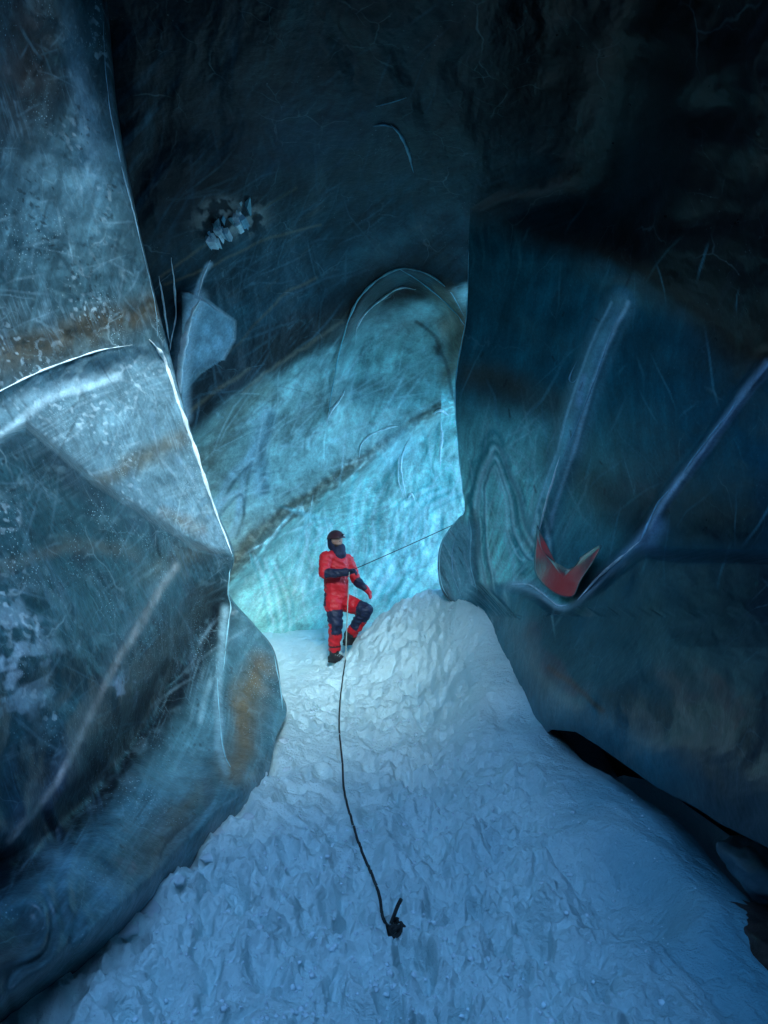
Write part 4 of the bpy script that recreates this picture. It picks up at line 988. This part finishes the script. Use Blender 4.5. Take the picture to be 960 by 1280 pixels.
# ------------------------------------------------------------------ rope
rope = bpy.data.objects.new('climbing_rope', None); COL.objects.link(rope)
gp = [(492,1166),(484,1160),(478,1148),(474,1122),(463,1092),(451,1064),(439,1026),(430,990),(428,955),(424,915),(425,880),(429,845),(432,826)]
pts = []
for a, b in spl(gp, 150):
    p = floor_hit(a, b); pts.append(np.array(p))
pts = np.array(pts); k = np.ones(5)/5
pts[2:-2] = np.stack([np.convolve(pts[:, i], k, 'valid') for i in range(3)], 1)
pts[:, 2] = np.maximum(pts[:, 2], floor(pts[:, 0], pts[:, 1]))+.008
rope.location = pts[0]
tag(rope, 'dark rope running down the snow from the climber to a black knot in the foreground', 'rope')
def rpart(name, me, mat):
    o = link(name, me, mat, rope); o.location = -rope.location; return o
rpart('ground_strand', tube_mesh('ground_strand', pts, np.linspace(.0085, .0075, len(pts)), 8), M['rope'])
hpos = J['rha']+Vector((-.03, -.02, 0))
low = Vector(pts[-1]); up_p = [low, low+(hpos-low)*.1+Vector((-.01, -.05, .02)), low+(hpos-low)*.4+Vector((-.0, -.06, 0)), low+(hpos-low)*.75+Vector((.0, -.02, 0)), hpos]
rpart('hanging_strand', tube_mesh('hanging_strand', spl([tuple(v) for v in up_p], 50) if False else np.array([np.array(low.lerp(hpos, t))+np.array([0, -.08*math.sin(math.pi*t), 0]) for t in np.linspace(0, 1, 40)]), .0065, 8), M['line'])
e1 = np.array(unproj(584, 645, 9.9)); e0 = np.array(hpos); e2 = e0+(e1-e0)*1.9
rpart('taut_strand', tube_mesh('taut_strand', [e0+(e2-e0)*t+np.array([0, 0, -.03*math.sin(math.pi*t)]) for t in np.linspace(0, 1, 40)], .0055, 8), M['rope'])
kc = np.array(floor_hit(489, 1168))+np.array([0, 0, .03]); pk_ = []
for i in range(90):
    t = i/89*2*math.pi*3.2
    pk_.append(kc+np.array([.045*math.cos(t)*(1+.3*math.sin(1.7*t)), .04*math.sin(t)*(1+.3*math.cos(2.3*t)), .022*math.sin(2.6*t)]))
rpart('knot', tube_mesh('knot', pk_, .011, 8), M['rope'])
tl_ = [kc+np.array(v) for v in ((.0, 0, .02), (.015, 0, .06), (.03, .0, .10), (.045, .01, .125), (.05, .01, .135))]
rpart('loose_end', tube_mesh('loose_end', spl(tl_, 24), .010, 8), M['rope'])
tl_ = [kc+np.array(v) for v in ((.03, 0, .0), (.06, -.01, .012), (.085, -.01, -.005), (.08, -.02, -.02))]
rpart('loose_end', tube_mesh('loose_end', spl(tl_, 24), .010, 8), M['rope'])

# polished facet in the right wall that mirrors the climber's red suit
PC = np.array(unproj(706, 716, sampD(706, 716)-.40)); vt = np.array([-.5, YP-.2, .9])-PC; vt /= np.linalg.norm(vt); vc = np.array([0, 0, CZ])-PC; vc /= np.linalg.norm(vc)
nf = vt+vc; nf /= np.linalg.norm(nf)
EDGE = spl([(671,655),(675,682),(686,697),(700,706),(714,711),(730,694),(752,681),(742,702),(726,726),(716,746),(694,742),(672,722),(667,700),(671,655)], 96)[:-1]
cx_, cy_ = 704, 722
def facet(px_, py_, r):
    dr_ = np.array([(px_-480)/F, 1., -(py_-640)/F])
    Yf = ((PC-np.array([0, 0, CZ])).dot(nf))/dr_.dot(nf)
    return unproj(px_, py_, Yf-.018*r*r)
fv = [facet(cx_, cy_, 0)]; ff = []; NR = 14; ne = len(EDGE)
for i in range(1, NR+1):
    r = i/NR
    for (a, b) in EDGE: fv.append(facet(cx_+(a-cx_)*r, cy_+(b-cy_)*r, r))
bm = bmesh.new(); bv = [bm.verts.new(v) for v in fv]
for k in range(ne): bm.faces.new((bv[0], bv[1+k], bv[1+(k+1) % ne]))
for i in range(NR-1):
    o0 = 1+i*ne
    for k in range(ne): bm.faces.new((bv[o0+k], bv[o0+ne+k], bv[o0+ne+(k+1) % ne], bv[o0+(k+1) % ne]))
o0 = 1+(NR-1)*ne; bk = [bm.verts.new(fv[o0+k]+np.array([.11, .5, -.03])) for k in range(ne)]
for k in range(ne): bm.faces.new((bv[o0+k], bk[k], bk[(k+1) % ne], bv[o0+(k+1) % ne]))
bmesh.ops.recalc_face_normals(bm, faces=bm.faces)
me = bpy.data.meshes.new('polished_facet'); bm.to_mesh(me); bm.free(); me.polygons.foreach_set('use_smooth', np.ones(len(me.polygons), bool))
M['polish'] = ice_material('polished_clear_ice', var=.3, scale=6, rough=.07, bump=.06, coat=1., attr=False, col=(.02, .06, .075), ior=1.8)
link('polished_facet', me, M['polish'], wallD)

# ------------------------------------------------------------------ world, sun, camera
w = bpy.data.worlds.new('World'); scene.world = w; w.use_nodes = True
nt = w.node_tree; bg = nt.nodes['Background']
sky = nt.nodes.new('ShaderNodeTexSky'); sky.sky_type = 'NISHITA'; sky.sun_disc = False
SUN_AZ = Vector((.20, -.80, .52)).normalized()      # direction towards the sun
el = math.asin(SUN_AZ.z); az = math.atan2(SUN_AZ.x, SUN_AZ.y)
sky.sun_elevation = el; sky.sun_rotation = az; sky.altitude = 3000; sky.air_density = 1.0; sky.dust_density = 2.5; sky.ozone_density = 0.1
nt.links.new(sky.outputs[0], bg.inputs['Color']); bg.inputs['Strength'].default_value = .15
ld = bpy.data.lights.new('sun', 'SUN'); ld.energy = .78; ld.angle = R(19); ld.color = (1, .95, .88)
lo = bpy.data.objects.new('sun', ld); COL.objects.link(lo); lo.location = (20, 0, 14)
lo.rotation_euler = SUN_AZ.to_track_quat('Z', 'Y').to_euler()

cd = bpy.data.cameras.new('camera'); cam = bpy.data.objects.new('camera', cd); COL.objects.link(cam)
cam.location = (0, 0, CZ); cam.rotation_euler = (R(90), 0, 0)
cd.sensor_fit = 'VERTICAL'; cd.sensor_height = 36; cd.lens = 36*F/1280; cd.clip_end = 2000; cd.clip_start = .05
scene.camera = cam
vs = scene.view_settings; vs.view_transform = 'Standard'; vs.look = 'None'; vs.exposure = 3.2; vs.gamma = 1
vs.use_white_balance = True; vs.white_balance_temperature = 5000; vs.white_balance_tint = -10
scene.cycles.use_denoising = True; scene.cycles.max_bounces = 8; scene.cycles.diffuse_bounces = 5; scene.cycles.glossy_bounces = 3
scene.cycles.caustics_reflective = False; scene.cycles.caustics_refractive = False
scene.cycles.sample_clamp_indirect = 6
